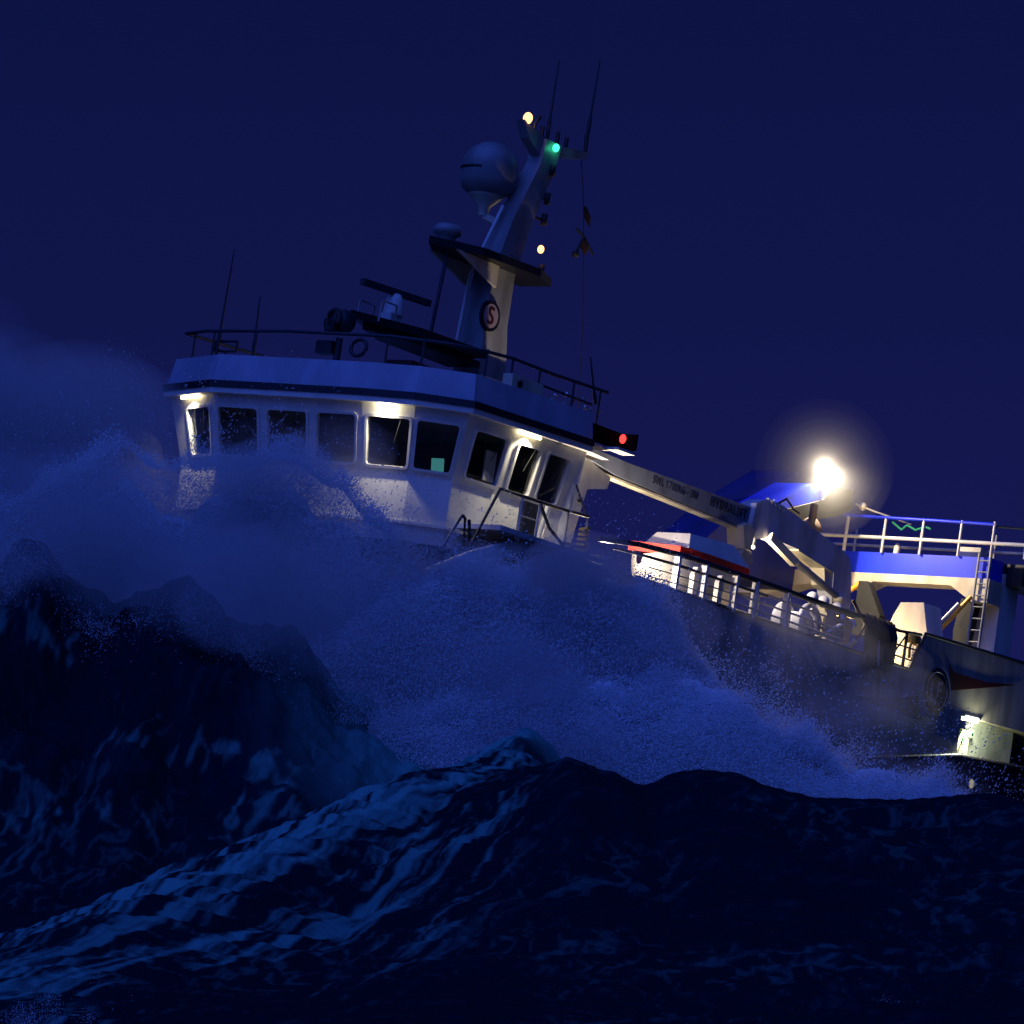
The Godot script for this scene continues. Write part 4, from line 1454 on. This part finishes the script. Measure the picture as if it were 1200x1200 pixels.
# ---------------------------------------------------------------- spray and mist
func spray_layer(called: String, label: String, xs: Vector2, depth: float, thick: float, top: Array, base: float, soft: float, count: int, seed_: int, r0: float, r1: float, dens: float, gate := 0.0, skin := 0.0) -> void:
	var rng := RandomNumberGenerator.new()
	rng.seed = seed_
	var n1 := FastNoiseLite.new()
	n1.seed = seed_
	n1.frequency = 0.42
	n1.fractal_octaves = 4
	var n2 := FastNoiseLite.new()
	n2.seed = seed_ + 1
	n2.frequency = 0.9
	n2.fractal_octaves = 4
	var buf := PackedFloat32Array()
	buf.resize(count * 12)
	var k := 0
	var tries := 0
	while k < count and tries < count * 12:
		tries += 1
		var x := rng.randf_range(xs.x, xs.y)
		var o := rng.randfn(0.0, 0.5)
		var tp := curve_at(top, x)
		var y := rng.randf_range(base, tp + 1.6)
		var d := depth + o * thick
		if skin > 0.0 and y < tp - 0.8:
			if rng.randf() > 0.16: continue
			d = depth - skin - absf(o) * 0.9
		var lim := tp - absf(o) * 0.5 + 0.75 * n1.get_noise_3d(x, y, d) + 0.45 * n2.get_noise_3d(x * 1.7, y * 1.7, d)
		var rel := (lim - y) / soft
		var p := clampf(rel, 0.0, 1.0)
		p = p * p * (3.0 - 2.0 * p)
		# sparse flung drops past the edge
		if rel > -2.2: p = maxf(p, 0.002 * (2.2 + rel))
		p *= dens * clampf(1.0 + gate * (n1.get_noise_3d(x * 0.8 + 40.0, y * 0.8, d * 0.8) * 2.2 - 0.35), 0.0, 1.0)
		if rng.randf() > p: continue
		var r := lerpf(r0, r1, pow(rng.randf(), 2.0))
		# drops are drawn out along their flight
		var f := Vector3(0.55 + 0.3 * n1.get_noise_2d(x, y), 0.55, 0.1).normalized()
		var b := Basis(Quaternion(Vector3(0, 1, 0), f)) * Basis(Vector3(0, 1, 0), rng.randf() * TAU)
		b = b * Basis.from_scale(Vector3(r, r * rng.randf_range(1.0, 2.2), r))
		var e := k * 12
		buf[e] = b.x.x
		buf[e + 1] = b.y.x
		buf[e + 2] = b.z.x
		buf[e + 3] = x
		buf[e + 4] = b.x.y
		buf[e + 5] = b.y.y
		buf[e + 6] = b.z.y
		buf[e + 7] = y
		buf[e + 8] = b.x.z
		buf[e + 9] = b.y.z
		buf[e + 10] = b.z.z
		buf[e + 11] = -d
		k += 1
	buf.resize(k * 12)
	var mm := MultiMesh.new()
	mm.transform_format = MultiMesh.TRANSFORM_3D
	mm.mesh = drop_mesh
	mm.instance_count = k
	mm.buffer = buf
	var o2 := MultiMeshInstance3D.new()
	o2.name = called
	o2.multimesh = mm
	o2.material_override = M.drop
	tag(o2, label, "spray", "", "stuff")
	add_child(o2, true)
	print(called, " ", k)

# the dense white water inside a burst: a lumpy ridge under the flying drops
func spray_body(called: String, label: String, xs: Vector2, depth: float, half: float, top: Array, base: float, inset: float, seed_: int) -> void:
	var n := FastNoiseLite.new()
	n.seed = seed_
	n.frequency = 0.55
	n.fractal_octaves = 5
	var nu := int((xs.y - xs.x) / 0.07)
	var nv := 90
	var g := []
	for i in nu + 1:
		var x := lerpf(xs.x, xs.y, float(i) / nu)
		var ends := smooth(xs.x, xs.x + 0.9, x) * smooth(xs.y, xs.y - 0.9, x)
		var H := maxf(0.1, (curve_at(top, x) - inset - base) * ends)
		var row := PackedVector3Array()
		for j in nv + 1:
			var a := PI * j / nv
			var dir := Vector3(0.15 * sin(x), sin(a), -cos(a))
			var p := Vector3(x, base + H * pow(sin(a), 0.55), -(depth + half * cos(a) * (0.35 + 0.65 * ends)))
			row.append(p + dir * (0.55 * n.get_noise_3d(p.x, p.y, p.z) + 0.22 * n.get_noise_3d(p.x * 3.1, p.y * 3.1, p.z * 3.1)) * ends)
		g.append(row)
	off = Vector3.ZERO
	var st := st_new()
	st.set_smooth_group(1)
	for i in nu:
		for j in nv:
			var a: Vector3 = g[i][j]
			var b: Vector3 = g[i + 1][j]
			var c: Vector3 = g[i + 1][j + 1]
			var d: Vector3 = g[i][j + 1]
			var up := Vector3(0, sin(PI * (j + 0.5) / nv), cos(PI * (j + 0.5) / nv))
			quad(st, a, b, c, d, up)
	var o := put(st, called, M.drop, self)
	tag(o, label, "spray", "", "stuff")

var drop_mesh: ArrayMesh

func make_drop() -> void:
	var st := st_new()
	off = Vector3.ZERO
	st.set_smooth_group(1)
	var P := [v3(1, 0, 0), v3(0, 0, 1), v3(-1, 0, 0), v3(0, 0, -1)]
	for i in 4:
		tri(st, P[i], P[(i + 1) % 4], Vector3.UP, P[i] + P[(i + 1) % 4] + Vector3.UP)
		tri(st, P[i], P[(i + 1) % 4], Vector3.DOWN, P[i] + P[(i + 1) % 4] + Vector3.DOWN)
	st.generate_normals()
	drop_mesh = st.commit()

func spray() -> void:
	make_drop()
	M.drop = mat(Color(0.92, 0.93, 0.94), 0.8, 0.0, 0.2)
	M.drop.backlight_enabled = true
	M.drop.backlight = Color(0.9, 0.9, 0.9)
	var V := func(a: Array) -> Array:
		var out := []
		for q in a: out.append(Vector2(q[0], q[1]))
		return out
	spray_body("white_water", "dense white water inside the burst before the bridge", Vector2(-6.4, 5.6), 108.6, 1.3,
		V.call([[-6.5, 4.4], [-5.6, 5.6], [-4.1, 5.7], [-3.2, 6.5], [-2.4, 6.9], [-1.3, 7.1], [0, 6.9], [0.8, 6.3], [1.9, 6.8], [2.9, 6.6], [3.6, 6.0], [4.1, 5.0], [4.8, 3.8], [5.8, 2.2]]), 0.5, 0.55, 61)
	spray_body("white_water", "dense white water inside the lower sheet of spray", Vector2(-2.6, 9.6), 103.6, 1.2,
		V.call([[-3.0, 3.4], [-2.6, 3.9], [-0.7, 4.1], [0.7, 4.4], [1.8, 4.5], [2.7, 4.1], [3.6, 4.4], [4.6, 4.2], [5.9, 3.3], [7.2, 2.8], [8.4, 2.4], [9.6, 1.9], [10.8, 1.2]]), 0.0, 0.5, 62)
	spray_body("white_water", "dense dim spray thrown up over the bow at the left", Vector2(-13.5, -1.8), 109.3, 1.1,
		V.call([[-13, 7.6], [-11, 8.4], [-10, 8.9], [-8.7, 9.7], [-7.8, 9.2], [-6.3, 9.3], [-5, 9.5], [-3.9, 8.9], [-3.0, 7.9], [-1.8, 6.9]]), 2.0, 1.3, 63)
	var crest := []
	for i in 24:
		var x := -13.5 + i * 0.45
		var hi := -9.0
		for k in 14: hi = maxf(hi, sea_at(x, 100.0 + k * 0.6).x)
		crest.append(Vector2(x, hi + 0.7))
	spray_layer("spindrift_spray", "drops torn by the wind off the crest of the dark wave", Vector2(-13.5, -2.6), 102.6, 1.8, crest, 3.2, 2.0, 130000, 606, 0.004, 0.012, 0.7, 0.9)
	spray_layer("bow_spray", "blue mass of white water bursting up in front of the bridge", Vector2(-6.5, 5.9), 108.0, 1.6,
		V.call([[-6.5, 4.4], [-5.6, 5.6], [-4.1, 5.7], [-3.2, 6.5], [-2.4, 6.9], [-1.3, 7.1], [0, 6.9], [0.8, 6.3], [1.9, 6.8], [2.9, 6.6], [3.6, 6.0], [4.1, 5.0], [4.8, 3.8], [5.8, 2.2]]), 1.0, 1.1, 330000, 101, 0.006, 0.020, 1.0, 0.0, 0.9)
	spray_layer("side_spray", "lower sheet of blue spray falling along the hull towards the stern", Vector2(-3.0, 10.8), 103.0, 1.6,
		V.call([[-3.0, 3.4], [-2.6, 3.9], [-0.7, 4.1], [0.7, 4.4], [1.8, 4.5], [2.7, 4.1], [3.6, 4.4], [4.6, 4.2], [5.9, 3.3], [7.2, 2.8], [8.4, 2.4], [9.6, 1.9], [10.8, 1.2]]), 0.2, 1.1, 230000, 202, 0.006, 0.020, 1.0, 0.0, 0.8)
	spray_layer("hull_spray", "grey speckled spray lit by the deck lamps against the hull", Vector2(-3.6, 10.6), 113.5, 1.5,
		V.call([[-3.6, 7.5], [-2.0, 7.5], [0, 7.4], [1.8, 7.1], [3.2, 6.1], [4.6, 5.4], [5.9, 4.7], [7.5, 3.4], [9.1, 2.6], [10.6, 2.0]]), 1.0, 1.6, 250000, 303, 0.006, 0.017, 1.0, 0.8)
	spray_layer("bow_mist_spray", "dim cloud of blown spray over the bow at the left", Vector2(-13.0, -2.0), 108.5, 1.8,
		V.call([[-13, 8.0], [-11, 8.8], [-10, 9.3], [-8.7, 10.1], [-7.8, 9.6], [-6.3, 9.6], [-5, 9.8], [-3.9, 9.2], [-3.0, 8.3], [-2.0, 7.2]]), 3.5, 1.4, 210000, 404, 0.006, 0.018, 0.9, 0.5, 0.7)

# a small breaking crest: flecks of white water thrown off the sea
func whitecap(x0: float, d0: float, w: float, h: float, seed_: int, label: String) -> void:
	var y := sea_at(x0, d0).x
	spray_layer("whitecap", label, Vector2(x0 - w, x0 + w), d0, 0.5, [Vector2(x0 - w, y - 0.1), Vector2(x0 - w * 0.4, y + h * 0.6), Vector2(x0 + w * 0.1, y + h), Vector2(x0 + w, y - 0.05)], y - 0.15, 0.28, 22000, seed_, 0.002, 0.0055, 0.9, 0.7)

func fog(called: String, label: String, c: Vector3, s: Vector3, dens: float) -> void:
	var f := FogVolume.new()
	f.name = called
	f.shape = RenderingServer.FOG_VOLUME_SHAPE_ELLIPSOID
	f.size = s
	f.position = c
	var m := FogMaterial.new()
	m.density = dens
	m.albedo = Color(0.95, 0.95, 0.97)
	f.material = m
	tag(f, label, "mist", "", "stuff")
	add_child(f, true)

func mist() -> void:
	whitecap(4.4, 57.5, 0.75, 0.46, 501, "small whitecap breaking in the dark water at the lower right")
	whitecap(-4.9, 52.0, 0.9, 0.30, 502, "small whitecap breaking at the lower left below the foam streaks")
	var rng := RandomNumberGenerator.new()
	rng.seed = 77
	# blown haze over the bow at the left: many soft banks
	for i in 44:
		var x := rng.randf_range(-19.0, -9.4)
		var c := v3(x, rng.randf_range(7.0, 9.4 - 0.42 * (x + 6.4)), -113.5 + rng.randf_range(-4.0, 2.5))
		var s := rng.randf_range(1.8, 4.6)
		fog("mist_over_bow", "pale mist blown over the starboard bow", c, v3(s * 1.5, s, s), rng.randf_range(0.04, 0.12))
	# haze blown off the top of the dark wave before the bow
	for i in 14:
		var c := v3(-13.0 + i * 0.75 + rng.randf_range(-0.5, 0.5), 6.6 - maxf(0.0, i - 7.0) * 0.25 + rng.randf_range(-0.9, 0.9), -102.0 + rng.randf_range(-1.5, 1.0))
		var s := rng.randf_range(1.8, 3.4)
		fog("spindrift", "thin haze blown off the crest of the dark wave", c, v3(s * 1.6, s, s), rng.randf_range(0.05, 0.16))
	for i in 34:
		var c := SHIP * v3(rng.randf_range(-9.2, -0.5), rng.randf_range(-3.6, -1.5), rng.randf_range(2.0, 3.8))
		var s := rng.randf_range(0.7, 1.7)
		fog("mist_at_bridge", "thin lit mist before the wheelhouse front", c, v3(s * 1.7, s, s), rng.randf_range(0.05, 0.15))
	# fine water smoking off the bursts
	for i in 60:
		var x := rng.randf_range(-11.5, 8.0)
		var low := i % 3 == 0
		var y := (4.4 - maxf(0.0, x - 4.0) * 0.55) if low else (8.1 if x < -4.0 else (6.9 if x < 3.2 else 5.6 - (x - 3.2) * 0.6))
		if low and x < -2.5: continue
		y += rng.randf_range(-2.2, 0.5)
		var c := v3(x, y, (-101.8 if low else -107.0) + rng.randf_range(-1.2, 0.8))
		var s := rng.randf_range(1.0, 2.4)
		if x > 3.6: continue
		fog("spray_smoke", "fine water smoking off the bursts of spray", c, v3(s * 1.4, s, s), rng.randf_range(0.12, 0.40))
	# thinner shreds of it trailing aft
	for i in 46:
		var x := rng.randf_range(3.0, 10.2)
		var c := v3(x, 5.2 - (x - 3.2) * 0.52 + rng.randf_range(-1.6, 0.3), -106.0 + rng.randf_range(-4.0, 3.0))
		var s := rng.randf_range(0.5, 1.2)
		fog("spray_smoke", "fine water smoking off the bursts of spray", c, v3(s * 1.8, s, s), rng.randf_range(0.04, 0.13))
	for i in 40:
		var c := SHIP * v3(1.9 + rng.randf_range(0.0, 1.4), -4.0 + rng.randf_range(-1.2, 0.8), rng.randf_range(-9.0, -17.0))
		var s := rng.randf_range(0.8, 1.9)
		fog("mist_along_hull", "thin lit mist blowing along the port side of the hull", c, v3(s * 1.6, s, s * 1.4), rng.randf_range(0.015, 0.045))
	for i in 13:
		var q := 0.6 * pow(1.17, i)
		fog("lamp_mist", "wet air glowing round the floodlight", SHIP * v3(-2.9, 2.76, -20.50), Vector3.ONE * q, 0.034 / (1.0 + i * 0.6))
